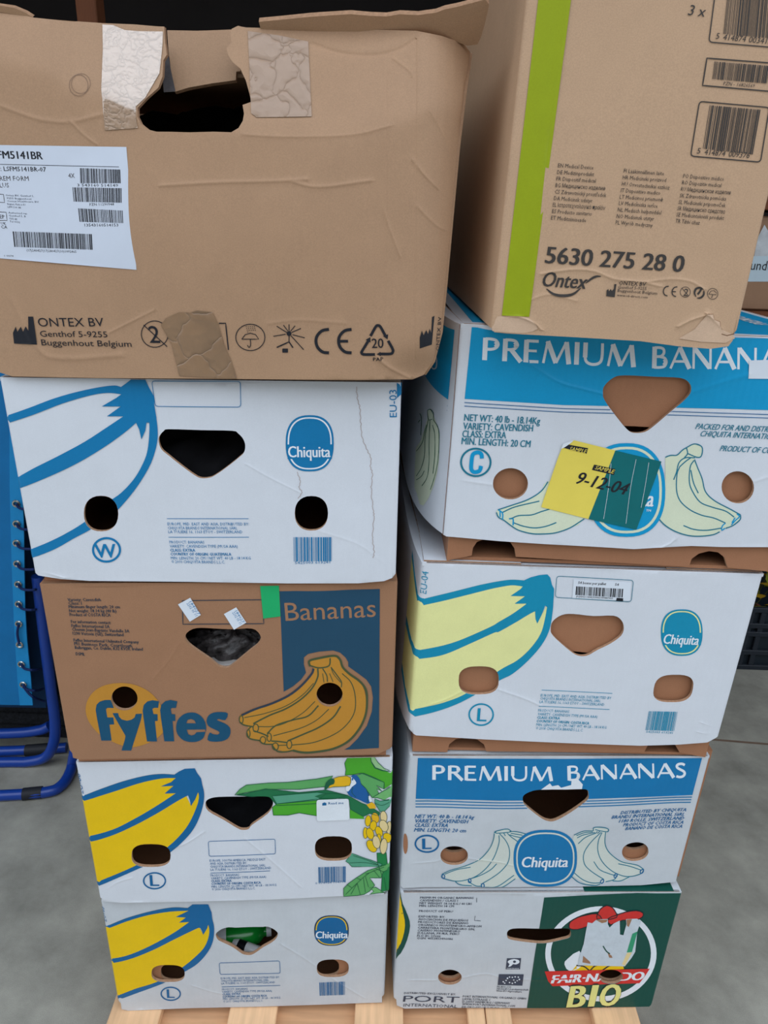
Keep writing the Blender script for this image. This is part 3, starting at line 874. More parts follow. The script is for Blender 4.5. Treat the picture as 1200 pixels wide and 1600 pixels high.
left = [(D2([(1048,175),(1070,150),(1100,130),(1200,122)])+D3([(200,120),(330,105),(400,92),(370,140),(250,152),(100,150),(10,165)]),'mid'),
        (D2([(1048,175),(1100,168)])+D3([(100,148),(250,165),(370,155),(470,180),(330,215),(150,222),(128,195),(60,184)]),'dark'),
        (D3([(150,215),(330,195),(332,270),(250,255),(200,265),(135,265),(130,230)]),'bright'), (D3([(130,180),(330,165),(372,172),(330,200),(150,215)]),'teal')]
for k, (p, g) in enumerate(left):
    a.fill(p, G[g], k); a.stroke(p, .9, G['line'], 5, 0, True)
p = Q([(75,455),(150,435),(280,430),(400,455),(520,520),(600,550),(700,610),(690,640),(600,620),(540,650),(415,580),(400,480),(250,475),(130,475)]); a.fill(p, G['dark'], 4); a.stroke(p, .9, G['line'], 5, 0, True)
a.fill(Q([(410,585),(540,645),(550,675),(410,670)]), G['bright'], 2)
for pts in ([(370,1400),(480,1290),(600,1190),(800,1110)], [(480,1290),(510,1400)], [(560,1225),(590,1330)], [(430,1335),(380,1300)], [(640,1165),(700,1240)], [(520,1260),(480,1240)], [(410,1090),(560,1090),(700,1120)], [(680,1110),(560,1060),(440,1020)], [(480,1290),(420,1400)], [(540,1240),(560,1380)], [(660,1150),(740,1180)], [(600,1190),(560,1200)], [(740,1230),(760,1360)]):
    a_low.stroke(Q(pts), .7, G['line'], 5, 3)
a_low.done('leaf_print')
a.stroke(Q([(650,520),(720,540),(790,510)]), .7, G['line'], 5, 3)
a.done('leaf_print')
a = b6.art()
BK = ink('beak_yellow', (228, 178, 30)); BD = ink('bird_blue', (24, 92, 158)); CRM = ink('cream', (226, 205, 150))
a.fill(Q([(430,255),(470,252),(505,290),(520,345),(570,390),(610,470),(625,520),(575,525),(500,490),(420,460),(385,420),(385,380),(410,350),(415,290)]), BD, 5, 2)
a.fill(Q([(420,268),(445,285),(470,320),(465,340),(430,365),(395,410),(372,395),(376,362),(412,350),(425,300)]), WHT, 6, 2)
a.fill(Q(ell(436, 290, 8, 14, 12)), BD, 7)
p = Q([(255,282),(300,266),(380,258),(418,275),(420,320),(408,352),(360,360),(250,364),(200,378)]); a.fill(p, BK, 6); a.stroke(p, .8, G['line'], 8, 0, True)
a.fill(Q([(165,388),(180,325),(225,285),(262,292),(258,335),(215,352),(190,385)]), G['line'], 7, 2)
a.fill(Q([(585,455),(605,450),(628,505),(600,510)]), WHT, 6); a.fill(Q([(570,535),(620,510),(650,530),(662,570),(600,572)]), BK, 6)
a.stroke(Q([(570,390),(590,450),(575,520)]), .7, G['line'], 7); a.stroke(Q([(440,370),(430,420),(470,465)]), .7, G['line'], 7)
a.done('toucan_print')
a = b6.art()
for k, (cx, cy, rx, ry, c, an) in enumerate(((735,650,32,56,CRM,-.1),(785,755,22,60,CRM,0.05),(655,660,36,50,BK,-.3),(585,690,28,52,YEL,.1),(560,805,22,54,YEL,0),(735,735,40,58,CRM,-.4),(635,735,32,48,YEL,.2),(690,790,32,52,YEL,-.4),
                                    (605,810,34,55,YEL,-.3),(770,850,36,50,YEL,-.5),(690,860,20,50,YEL,0),(620,930,40,65,YEL,-.6),(665,890,36,62,CRM,-.2),(735,930,34,76,CRM,.1))):
    e = Q(ell(cx, cy, rx, ry, 16, 2, an)); a.fill(e, c, 4+k*.35); a.stroke(e, .8, OLIVE, 4.2+k*.35, 0, True)
a.done('banana_bunch_print')
a = b6.art(); a.fill(rrect(Q([(90,488),(400,478),(408,680),(92,690)]), 4), WHT, 8); a.text('Read me', *Q((205,532),(350,528)), 3.6, B_6, .02, 0, 9)
a.fill(Q([(145,520),(158,515),(165,510),(172,514),(185,518),(185,540),(145,542)]), B_6, 9); a.done('white_plate')

# ---- lowest box on the left ------------------------------------------------------------------------------------------
h5 = [cr(K(320, 1430, 9.23)([(160,270),(180,235),(250,190),(340,165),(440,170),(560,165),(700,160),(840,160),(900,155),(980,185),(1040,230),(1055,270),(1030,330),(960,390),(850,450),(750,520),(680,560),(610,565),(540,545),(450,480),(370,430),(270,385),(200,350),(170,310)]), 2, True),
      pill(262.7, 1521, 26, 13.7), pill(520, 1513.5, 25, 14)]
h5t = [h5[0], pill(276, 1519, 25, 13.7), pill(505, 1511.5, 25, 14)]
b5 = BananaBox('white banana box with yellow banana and coloured oval logo, lowest on the left', (-.1749, .7447, -1.0166), 3.49, 0, -.53, .2313, WHITE2, h5, h5t, strip=.0005, W0=.402, seed=4,
               bottom=[(184,1568),(190,1577),(200,1580),(300,1583),(400,1583),(500,1579),(560,1573),(597,1567),(605,1557)],
               creases=[([(440,1475),(480,1500),(520,1530),(570,1560)], .0007, .004), ([(300,1540),(340,1552),(400,1560)], .0005, .004)])
banana_art(b5, YEL, B_6, None,
    D2([(440,776),(560,730),(680,695),(770,678),(842,680)]), D2([(442,787),(560,745),(660,715),(760,697),(845,692)]),
    D2([(838,680),(860,664),(930,664),(945,700),(947,720),(952,750),(930,755),(925,770),(908,798),(902,780),(895,768),(845,760),(845,742),(800,745),(830,722),(785,720),(842,692)]),
    D2([(465,912),(560,895),(660,855),(770,795),(848,740)]), D2([(468,933),(570,912),(680,870),(780,820),(860,780),(898,763)]),
    D2([(945,715),(957,770),(950,830),(925,880),(880,930),(825,965),(760,1003),(700,1030),(620,1060),(500,1100)]), D2([(928,740),(935,790),(915,850),(870,900),(815,945),(750,988),(680,1020),(600,1045),(498,1082)]))
a = b5.art(); a.stroke(ell(266.7, 1553, 15, 10.4), 2, B_6, 1, 0, True); a.text('L', (261.5,1559.5), (272.5,1559.5), 13.5, B_6, .02); a.done('circled_letter')
a = b5.art(); a.text('EU-05', (167,1440), (162.5,1417), 7.5, B_6, .004); a.done('lettering')
a = b5.art(); a.stroke(rrect([(342.5,1503.5),(437,1500.5),(438,1520),(344,1522)], 3), .8, B_6, 1, 0, True); a.done('printed_frame')
small_block(b5, [('EUROPE, MID. EAST AND ASIA, DISTRIBUTED BY:',(345,1530),(437,1527.5)),('CHIQUITA BRANDS INTERNATIONAL SÀRL',(345.5,1534),(420,1532)),('LA TULIÈRE 16, 1163 ETOY - SWITZERLAND',(346,1538),(430,1535.5)),('_',(346.5,1542),(438,1539)),
    ('PRODUCT: BANANAS',(347,1547.5),(387,1546.3)),('VARIETY: CAVENDISH TYPE (MUSA AAA)',(347,1551.4),(425,1549)),('CLASS: EXTRA',(348,1555),(376,1554),.025),('COUNTRY OF ORIGIN: COSTA RICA',(348,1559),(417,1556.5),.025),('MIN. LENGTH: 20 CM / NET WT: 40 LB - 18.14 KG',(348.5,1562.5),(438,1559.5)),('© 2011 CHIQUITA BRANDS L.L.C.',(349,1566.3),(411,1564.3))], B_6, 3.0)
a = b5.art(); a.barcode(D3((340,1015),(455,1012),(455,1070),(342,1073)), B_6, 9, 24); a.done('barcode')
oval_logo(b5, 518, 1453.7, 27, 23.7, B_6, YEL, WHT, tpos=(493.5, 543, 1465), cap=10.5, border=ink('navy_line', (20, 52, 86)))

# ---- turquoise band box on the right (circled C) ---------------------------------------------------------------------
C6, C76 = K(780, 380, 2.857), K(760, 660, 4.0)
hC = [cr(C6([(462,665),(470,635),(510,600),(560,590),(700,597),(810,602),(850,625),(857,660),(830,700),(760,760),(690,820),(650,845),(600,848),(570,830),(520,770),(470,700)]), 3, True),
      ell(797.5, 755.7, 27.5, 24.5, 30), ell(1152.8, 761.5, 25, 25, 30, 2, -.4)]
hCt = [[(x, y+79) for x, y in hC[0]]]
notC = [[(737,868),(739,856),(745,847),(757,842),(785,842),(797,847),(804,857),(806,870)], [(1076,886),(1081,873),(1092,865),(1108,861),(1122,863),(1132,871),(1137,887)]]
bC = BananaBox('worn banana box with turquoise band and yellow and green sample sticker', (.2677, .7495, -.2198), 1.26, 0, .67, .2319, WHITE, hC, hCt, strip=.0335, flare=(.018, .038, .07), notches=notC, seed=5, amp=.0009,
               bottom=[(692,838),(720,840),(780,845),(850,849),(930,854),(990,858),(1040,855),(1080,853),(1130,855),(1200,855),(1262,857)],
               creases=[([(825,566),(870,595),(910,607),(950,617)], .0018, .004), ([(1075,615),(1120,600),(1170,585)], .001, .006), ([(700,747),(740,753),(775,758)], .0008, .004),
                        ([(1180,752),(1200,745),(1230,740)], .0008, .004), ([(1028,857),(1045,850),(1054,843)], .0012, .003)])
a = bC.art(); a.fill([(737,511),(960,522),(1258,530),(1254,643),(1200,641),(1040,637),(880,632.5),(726,623)], B_C, 0)
for dy in (0, 5.5): a.stroke([(725.5,628.7+dy),(880,638+dy),(1040,643+dy),(1253,649.5+dy)], 1.1, B_6, 1, 0)
a.glyphs('PREMIUM', (752,562), (996,574), 35, WHT, 1); a.glyphs('BANANAS', (1018,575.5), (1242,578), 34, WHT, 1)
a.done('title_band')
a = bC.art()
for t, p, q, c in (('NET WT: 40 lb - 18.14Kg',(725,657),(843,662.5),10.5),('VARIETY: CAVENDISH',(723.5,670.5),(832,673.8),10.5),('CLASS: EXTRA',(722.3,682.6),(790,684.5),10.5),('MIN. LENGTH: 20 CM',(721,693.8),(828,698.5),10.5)):
    a.text(t, p, q, c, T_C, .02)
a.done('lettering'); a = bC.art()
for t, p, q in (('PACKED FOR AND DISTRIBUTED BY',(1087,670.5),(1247,677)),('CHIQUITA INTERNATIONAL LTD.',(1094,682),(1247,688)),('PRODUCT OF COSTA RICA',(1124.8,705),(1246,709.5))):
    a.text(t, p, q, 8.5, T_C, .015, .22)
a.done('lettering')
a = bC.art(); a.stroke(ell(743.3, 722, 23, 21.5, 36), 3, T_C, 1, 0, True)
a.stroke(K(640, 600, 10)([(1128,1160),(1120,1095),(1085,1068),(1035,1068),(990,1095),(972,1160),(962,1270),(965,1330),(995,1368),(1045,1370),(1095,1345),(1115,1275)]), 6.2, B_C, 1, 4); a.done('circled_letter')
X6 = K(1000, 680, 6.0)
a = bC.art()
body = C76([(385,365),(350,420),(280,470),(180,510),(80,540),(62,560),(75,590),(110,610),(150,640),(200,670),(280,690),(350,692),(430,685),(520,655),(610,600),(600,400)])
a.fill(body, PALEG, 0, 2)
for pts in ([(385,370),(340,430),(260,480),(160,515),(70,545)], [(100,560),(180,525),(330,490)], [(150,600),(200,580),(280,575),(340,555),(400,537)], [(170,625),(230,645),(300,655),(370,645),(435,622)],
            [(62,560),(75,590),(110,610),(150,640),(200,670),(280,690),(350,692),(430,685),(520,655),(610,600)]):
    a.stroke(C76(pts), 1.8, T_C, 1)
for pts in ([(75,545),(100,565),(100,605)], [(140,600),(165,600),(165,640)], [(85,548),(85,590)]): a.stroke(C76(pts), 2.2, B_C, 1, 3)
a.done('banana_bunch_print'); a = bC.art()
a.fill(X6([(240,210),(350,190),(430,120),(515,85),(585,115),(580,200),(520,215),(540,290),(580,400),(620,540),(720,630),(860,700),(940,745),(930,790),(870,840),(800,870),(750,900),(680,935),(540,945),(400,925),(280,880),(165,770),(215,600),(240,400)]), PALEG, 0, 1)
for pts in ([(240,210),(290,192),(350,190),(400,145),(440,120),(515,85),(585,115),(580,195),(540,210),(450,175)], [(515,230),(545,310),(585,410),(615,530),(700,615),(850,695),(940,745)],
            [(165,770),(230,840),(330,900),(450,938),(560,945),(680,932),(745,905)], [(520,215),(430,215),(370,260),(345,350),(318,420)], [(375,300),(350,370),(345,520),(380,620),(470,700),(580,750),(690,775),(800,822)],
            [(510,240),(475,300),(465,430),(490,520),(565,628),(680,675),(800,710),(880,765)], [(480,330),(505,450),(548,545)], [(405,845),(500,880),(620,890),(760,870)], [(940,745),(935,790),(870,845),(800,872)], [(440,120),(450,175),(420,215)], [(375,300),(430,250),(480,215)]):
    a.stroke(X6(pts), 1.8, T_C, 1)
for pts in ([(800,822),(770,850),(765,890),(795,870)], [(905,735),(930,760),(890,800),(855,840)], [(890,770),(860,820)]): a.stroke(X6(pts), 2.0, B_C, 1, 3)
a.done('banana_bunch_print')
a = bC.art()
a.fill(ell(978.7, 765.5, 61, 73, 48, 2.4), B_C, 2); a.ring(ell(978.7, 765.5, 55.5, 67.5, 48, 2.4), ell(978.7, 765.5, 51.5, 63.5, 48, 2.4), PALEG, 3)
a.text('Chiquita', (937,789), (1019.5,791), 24, WHT, .022, 0, 4); a.text('TM', *C76((995,555),(1025,557)), 3.4, WHT, .02, 0, 4); a.done('oval_logo')
SY = mat('sticker_yellow', (232, 212, 92), rough=0.4, mottle=0.03, bump=.0004, bscale=90); ST = mat('sticker_teal', (4, 104, 108), rough=0.3, mottle=0.05, bump=.0005, bscale=90)
a = bC.art(); a.fill(C76([(500,140),(545,110),(805,175),(635,600),(340,525),(445,225),(470,160)]), SY, 6); a.fill(C76([(805,175),(1095,245),(935,668),(635,600)]), ST, 7)
a.fill(C76([(510,137),(635,160),(625,195),(482,158)]), BLK, 8); a.fill(C76([(672,262),(805,290),(795,327),(658,295)]), BLK, 8)
a.text('SAMPLE', *C76((515,173),(618,192)), 6.2, SY, .01, .2, 9); a.text('SAMPLE', *C76((675,290),(790,318)), 6.2, SY, .01, .2, 9)
a.text('9-12-04', *C76((548,377),(860,450)), 19, BLK, .022, .22, 8)
for pts in ([(778,255),(762,400),(730,600)], [(935,230),(900,400),(870,630)], [(1015,250),(990,400),(965,530)]): a.stroke(C76(pts), .5, WHT, 8, 3)
a.fill(C76([(465,165),(478,132),(545,110),(525,128),(490,152)]), WHT, 10); a.done('sample_sticker', 'half yellow, half teal sticker dated 9-12-04')
a = bC.art(); a.fill([(1170,563),(1215,561.5),(1215,592),(1169,591.5)], STK, 5); a.done('white_sticker')
class SideArt(Art):                # print on the bulging left wall of that box; u = depth behind the front corner
    def side_uv(s, px):
        F = s.F; out = []
        for r in rays(px):
            t = np.linspace(.7, 1.5, 1600)/r[1]
            L = (r[None, :]*t[:, None]-(F.o-np.array([0, 0, CAM_Z]))) @ F.M
            g = L[:, 0]+W0/2+F.fl(L[:, 1]-F.r, L[:, 2])
            k = np.where((g[:-1] > 0) != (g[1:] > 0))[0]
            k = k[0] if len(k) else int(np.argmin(np.abs(g)))
            out.append((-(F.hw+pi*F.r/2+max(0.0, L[k, 1]-F.r)), L[k, 2]))
        return np.array(out)
    def sfill(s, px, m, layer=0): s.fill_uv([s.side_uv(px)], m, layer)
    def sstroke(s, px, w, m, layer=1):
        p = cr(px, 5); t = np.gradient(p, axis=0); t = t/np.maximum(np.linalg.norm(t, axis=1), 1e-9)[:, None]
        nn = np.stack([-t[:, 1], t[:, 0]], 1)*w/2
        A, B = s.side_uv(p+nn), s.side_uv(p-nn); n = len(p); P = np.vstack([A, B]); fs = []
        for i in range(n-1):
            for f in ((i, i+1, n+i+1), (i, n+i+1, n+i)):
                c = np.cross(P[f[1]]-P[f[0]], P[f[2]]-P[f[0]]); fs.append(f if c > 0 else f[::-1])
        s._add(P, fs, m, layer)
side_c = [o for o in bC.root.children if o.name.startswith('side_panel')][0]
S5 = K(640, 420, 5.0); S10 = K(640, 600, 10.0)
a = SideArt(bC.F, side_c, False)
q = a.side_uv(S5([(268,998),(95,868)])); uh = -(bC.F.hw+pi*bC.F.r/2+.012); ue = uh-.44; v_lo = q[0, 1]
def srect(v0, v1, m, lay=0): a.fill_uv([[(uh, v0), (uh, v1), (ue, v1), (ue, v0)]], m, lay)
srect(v_lo, bC.H/2-.009, B_C); srect(v_lo-.0075, v_lo-.0063, B_6); srect(v_lo-.0125, v_lo-.0113, B_6)
for pts in ([(225,590),(215,575),(200,590),(195,640),(205,680),(215,720),(210,770),(190,782),(172,765)],): a.sstroke(S5(pts), 2.2, WHT, 1)
a.done('title_band')
a = SideArt(bC.F, side_c, False)
a.sfill([(669,640),(673,640),(678,650),(682,662),(686,672),(687,690),(686,720),(683,740),(678,758),(670,778),(662,790),(656,788),(652,772),(648,762),(648,745),(650,700),(657,690),(663,672),(668,655)], PALEG, 0)
for pts in ([(285,410),(330,400),(375,460),(380,560),(430,640),(460,740),(465,900),(455,1100),(430,1300),(380,1500),(330,1650)], [(285,410),(290,500),(310,560),(360,550)], [(270,640),(240,740),(210,900),(150,1000),(110,1050)], [(300,560),(250,800),(240,1100),(190,1300),(110,1440)],
            [(325,560),(310,900),(310,1200),(280,1450),(200,1590)], [(365,640),(400,800),(400,1100),(370,1400)], [(165,460),(190,540),(180,800)], [(140,600),(170,560)], [(235,1355),(190,1440),(110,1500)]):
    a.sstroke(S10(pts), 1.0, G['line'], 1)
a.done('banana_bunch_print')
SEAM = mat('worn_edge', (150, 118, 104), rough=.8, mottle=.25, mscale=120)
a = bC.art(); a.stroke([(718.5,507),(712,590),(704,690),(697,770),(691.5,836)], 1.3, SEAM, 2); a.done('worn_edge')
# top print of that box
tp = MB(); z = bC.H+bC.strip+.0005
tp.box(-.186, -.102, -.236, .2, z-.0003, z); tp.box(.102, .186, -.236, .2, z-.0003, z); tp.box(-.102, .102, -.236, -.162, z-.0003, z)
tp.build('top_print', B_C, bC.top)
for k, (w_, yy) in enumerate((('PREMIUM', -.16), ('BANANAS', -.05))):
    v, f = text_mesh(w_, .01, 2)
    mk('lettering', [(.180-(p[1]/CAP)*.018-.02, yy+p[0]*.022, z+.0004) for p in v], f, WHT, None, bC.top)

# ---- pale yellow banana box -------------------------------------------------------------------------------------------
h4 = [cr(C76b([(230,580),(240,545),(280,518),(330,513),(420,522),(510,520),(545,540),(557,575),(545,610),(500,645),(440,675),(400,698),(370,703),(340,695),(300,665),(240,610)]), 3, True) for C76b in [K(780, 780, 2.857)]]
h4 += [pill(748, 1063, 31.5, 22), ell(1052, 1075.5, 30.5, 21.5, 30, 2.8, 0)]
h4[2] = [(x+(1075.5-y)*.18, y) for x, y in h4[2]]
h4t = [[(x, y+58) for x, y in h4[0]]]
not4 = [[(699,1182),(702,1171),(712,1163),(728,1160),(745,1163),(756,1171),(760,1182)], [(1006,1184),(1012,1173),(1024,1167),(1042,1166),(1055,1172),(1062,1184)]]
not4 = [[(x, y-8) for x, y in n_] for n_ in not4]
b4 = BananaBox('white banana box with pale yellow banana and pallet barcode sticker, right stack', (.2424, .7556, -.4926), 2.31, 0, .97, .2408, WHITE, h4, h4t, strip=.0325, flare=(.010, .018, .06), notches=not4, seed=6, r=.006,
               bottom=[(639,1146),(650,1149),(760,1155),(880,1161),(1000,1165),(1060,1163),(1105,1160),(1121,1154)],
               creases=[([(655,1105),(690,1095),(725,1078)], .0008, .004), ([(780,1078),(820,1092),(845,1103)], .0008, .004), ([(1095,1128),(1110,1134),(1122,1136)], .0006, .002), ([(1090,1143),(1105,1146),(1122,1142)], .0006, .002), ([(800,880),(900,884)], .0004, .004)])
E8, E7 = A8, K(780, 780, 2.857)
up_t = E8([(752,457),(860,430),(960,405),(1060,380),(1150,363)])+E7([(60,358),(115,362)]); up_b = E8([(752,484),(880,455),(1000,425),(1100,400),(1160,388)])+E7([(60,383),(110,389)])
mid_t = E8([(732,682),(850,660),(960,630),(1100,570)])+E7([(0,545),(60,510),(122,466)]); mid_b = E8([(732,714),(800,710),(900,690),(1020,640),(1120,595)])+E7([(0,590),(80,545),(130,515),(165,497)])
out_o = E7([(243,425),(240,490),(225,580),(190,650),(130,720),(60,780),(0,810)])+E8([(1035,872),(950,915),(850,950),(738,975)]); out_i = E7([(215,470),(205,530),(185,600),(140,665),(80,720),(0,765)])+E8([(1000,863),(900,905),(820,925),(738,941)])
stem4 = E7([(108,362),(140,348),(180,338),(215,335),(228,350),(235,380),(245,400),(244,430),(240,480),(212,480),(205,475),(190,515),(170,555),(162,535),(160,500),(118,490),(120,465),(68,465),(115,432),(50,430),(95,400),(105,388)])
b4.F.ulim = b4.F.hw
banana_art(b4, PALEY, B_4, None, up_t, up_b, stem4, mid_t, mid_b, out_o, out_i)
# the print runs on round the left corner
b4.F.ulim = None
a = b4.art(); a.clampu = False
u0 = -b4.F.hw+.0004; u1 = -b4.F.hw-pi*b4.F.r/2-.05
def edge_v(px):
    q = b4.F.uv(cr(px, 8)); k = np.argsort(q[:, 0]); return float(np.interp(u0, q[k, 0], q[k, 1]))
e = [edge_v(p) for p in (up_t, up_b, mid_t, mid_b, out_i[-4:], out_o[-4:])]
def wrapb(va, vb, sl, m, lay): a.fill_uv([[(u0, va), (u0, vb), (u0-.012, vb+.001), (u1, vb+sl), (u1, va+sl), (u0-.012, va+.001)]], m, lay)
wrapb(e[0], e[5], .03, PALEY, 0)
wrapb(e[0], e[1], .035, B_4, 1); wrapb(e[2], e[3], .014, B_4, 1); wrapb(e[4], e[5], .03, B_4, 1)
a.done('corner_print')
a = b4.art(); a.stroke(ell(751.7, 1116, 18.8, 16.4), 2.4, B_4, 1, 0, True); a.text('L', (745.5,1126), (759,1126.5), 20, B_4, .02, -.05); a.done('circled_letter')
a = b4.art(); a.text('EU-04', (666,928), (669.5,893), 10, B_4, .006); a.done('lettering')
a = b4.art(); a.stroke(rrect(E7([(257,343),(598,360),(588,457),(250,438)]), 5), .9, T_C, 1, 0, True); a.done('printed_frame')
a = b4.art(); a.fill(E7([(332,357),(588,369),(583,452),(326,441)]), STK, 2)
a.text('54 boxes per pallet', *E7((352,377),(475,382)), 4, BLK, .02, 0, 3); a.text('54', *E7((515,384),(531,385)), 4, BLK, .02, 0, 3); a.barcode(E7((343,388),(552,398),(549,437),(340,427)), BLK, 12, 34, 3)
a.text('(01)05021140423500661090807623', *E7((342,437),(505,444)), 2.6, BLK, .02, 0, 3); a.fill(E7([(523,438),(552,440),(551,454),(520,452)]), BLK, 3); a.done('pallet_sticker')
oval_logo(b4, 1065, 988, 32.5, 36.3, B_4, PALEY, WHT, tpos=(1035.5, 1090, 1005, 2), cap=14.5)
small_block(b4, [('_',)+tuple(E7((190,853),(505,867))), ('EUROPE, MID. EAST AND ASIA, DISTRIBUTED BY',)+tuple(E7((185,882),(499,893))), ('CHIQUITA BRANDS INTERNATIONAL SARL',)+tuple(E7((183,896),(452,906))), ('LA TULIERE 16, 1163 ETOY - SWITZERLAND',)+tuple(E7((180,911),(468,922))),
    ('_',)+tuple(E7((177,925),(492,938))), ('PRODUCT: BANANAS',)+tuple(E7((174,949),(312,954))), ('VARIETY: CAVENDISH TYPE (MUSA AAA)',)+tuple(E7((172,965),(437,976))), ('CLASS: EXTRA',)+tuple(E7((169,980),(270,984)))+(.025,), ('COUNTRY OF ORIGIN: COSTA RICA',)+tuple(E7((167,996),(400,1005)))+(.025,),
    ('MIN. LENGTH: 20 CM / NET WT: 40 LB - 18.14 KG',)+tuple(E7((165,1012),(477,1023))), ('© 2018 CHIQUITA BRANDS L.L.C.',)+tuple(E7((163,1027),(373,1036)))], B_4, 4.0)
a = b4.art(); a.barcode(E7((668,945),(795,947),(779,1033),(652,1029)), B_4, 15, 24); a.text('5425003 613241', *E7((655,1041),(772,1045)), 3.2, B_4); a.done('barcode')
zt = b4.H+b4.strip+.0004
MB().box(.13, .19, -.245, -.20, zt, zt+.0003).build('top_print', B_4, b4.top)
for x0, x1 in ((-.197, -.085), (.085, .197)):
    fp = MB().box(x0, x1, -DEP/2+.004, -.17, zt-.0002, zt+.0012).build('top_flap', EDGE, b4.root)
    MB().box(x0, x1, -DEP/2+.0045, -.17, zt+.0013, zt+.0015).build('flap_face', WHITE, fp)

# ---- blue band box (circled L) ---------------------------------------------------------------------------------------
hL = [cr(D4([(105,200),(108,175),(150,155),(200,150),(300,150),(385,150),(398,170),(395,195),(360,225),(300,265),(250,290),(220,292),(190,280),(150,250),(115,220)]), 3, True), ell(709.6, 1336.6, 21.5, 15, 30, 2.2), ell(993, 1331.7, 20.7, 14.5, 30, 2.2, -.12)]
hLt = [hL[0], [(x, y-20) for x, y in hL[1]], [(x, y-19) for x, y in hL[2]]]
bL = BananaBox('banana box with blue band and pale banana bunches, second from the bottom on the right', (.2411, .762, -.764), 3.6, 0, .70, .2320, WHITE2, hL, hLt, strip=.0015, W0=.398, seed=7, amp=.0008,
               bottom=[(622,1388),(628,1391),(660,1393),(720,1396),(790,1400),(850,1399),(920,1393),(1000,1387),(1060,1378)],
               creases=[([(640,1350),(680,1346),(690,1342)], .0007, .003), ([(730,1341),(780,1347),(800,1352)], .0007, .003), ([(630,1385),(660,1392)], .001, .003)])
a = bL.art(); a.fill(D3([(780,12),(1000,14),(1120,15)])+D4([(300,15),(905,12),(862,177),(600,187),(300,196),(0,199)])+D3([(1000,198),(770,194)]), B_L, 0)
for dy in (10, 23, 36): a.stroke(D3([(769,194+dy),(1000,198+dy)])+D4([(0,199+dy*.95),(300,196+dy*.93),(600,187+dy*.9),(862-dy*.2,177+dy*.9)]), 1.6, B_L, 0, 0)
a.glyphs('PREMIUM', (674.5,1218.7), (866,1219.5), 22.5, WHT, 1); a.glyphs('BANANAS', (885.5,1218.7), (1073,1214.3), 22.5, WHT, 1)
a.fill(D4([(185,150),(225,122),(235,135),(262,130),(275,142),(320,130),(322,108),(345,98),(372,128),(368,150),(300,152)]), WHT, 2); a.done('title_band')
a = bL.art()
for t, p, q in (('NET WT: 40 lb - 18.14 kg',(765,280),(1028,282)),('VARIETY: CAVENDISH',(764,300),(1000,302)),('CLASS: EXTRA',(763,319),(912,320)),('MIN. LENGTH: 20 cm',(762,340),(992,342))): a.text(t, *D3(p, q), 5.6, B_6, .022, .2)
a.done('lettering'); a = bL.art()
for t, p, q in (('DISTRIBUTED BY CHIQUITA',(540,262),(833,250)),('BRANDS INTERNATIONAL SàRL',(500,282),(825,270)),('1180 ROLLE, SWITZERLAND',(533,300),(822,288)),('PRODUCT OF COSTA RICA',(552,318),(820,306)),('BANANO DE COSTA RICA',(562,335),(815,324))): a.text(t, *D4(p, q), 5.0, B_6, .022, .25)
a.done('lettering')
a = bL.art(); a.stroke(ell(667, 1318, 18, 13, 36), 2.6, B_6, 1, 0, True); a.text('L', (660.5,1326.5), (673.5,1326), 16.5, B_6, .03, -.03); a.done('circled_letter')
N1, N2 = K(640, 1280, 5.4545), K(860, 1280, 5.4545)
a = bL.art()
a.fill(N1([(720,110),(735,95),(820,72),(855,85),(900,100),(990,118),(1000,500),(900,510),(800,570),(690,600),(620,590),(590,570),(470,570),(400,535),(300,500),(272,485),(285,460),(400,410),(520,380),(640,300),(700,200)]), PALEL, 0, 1)
for pts in ([(720,110),(735,95),(820,75),(852,85),(855,100),(740,112),(735,95)], [(720,115),(715,160),(690,230),(640,300),(580,350),(480,395),(350,435),(278,470)], [(278,470),(275,500),(310,515),(380,530),(460,525),(560,490),(650,420),(720,320),(760,200),(760,130)],
            [(765,115),(820,180),(850,260),(840,360),(780,440),(700,500),(620,548)], [(300,470),(400,430),(520,408)], [(500,515),(600,480),(690,430),(742,378)], [(500,515),(520,545),(570,570),(610,570)], [(390,535),(430,562),(530,568)],
            [(610,548),(620,588),(700,600),(800,572),(900,505)], [(640,580),(750,570),(890,475)], [(830,110),(860,140),(920,185)], [(850,95),(920,100),(990,118)], [(850,125),(900,140),(950,150)], [(800,110),(815,135)], [(860,112),(960,128)]):
    a.stroke(N1(pts), 1.35, T_C, 1)
for cx, cy in ((288,490),(512,525),(624,565)): a.stroke(N1(ell(cx, cy, 12, 18, 10)), 1.6, B_6, 2, 0, True)
a.done('banana_bunch_print'); a = bL.art()
a.fill(N2([(200,130),(260,100),(360,80),(370,65),(490,80),(480,120),(465,200),(490,270),(580,350),(720,385),(800,430),(770,465),(690,490),(640,525),(530,530),(450,535),(420,560),(300,550),(165,470),(150,300)]), PALEL, 0, 1)
for pts in ([(365,95),(370,68),(430,65),(490,80),(488,105),(440,100),(380,85)], [(470,110),(465,200),(490,270),(550,330),(620,370),(740,395),(798,432)], [(798,432),(775,465),(700,488),(620,485),(520,440),(440,360),(405,270),(410,180),(440,110)],
            [(430,110),(340,200),(285,290),(290,380),(350,445),(455,512)], [(580,383),(680,405),(770,435)], [(370,362),(420,430),(500,465),(570,485)], [(570,485),(540,515),(470,532)], [(530,525),(600,525),(675,492)], [(165,475),(250,540),(370,562),(425,550)], [(185,440),(270,510),(350,540),(430,540)],
            [(365,95),(280,98),(200,130)], [(380,110),(280,130),(225,155)], [(390,115),(300,150),(235,205)], [(360,105),(290,110),(220,135)], [(400,100),(385,120)], [(420,100),(400,120)]):
    a.stroke(N2(pts), 1.35, T_C, 1)
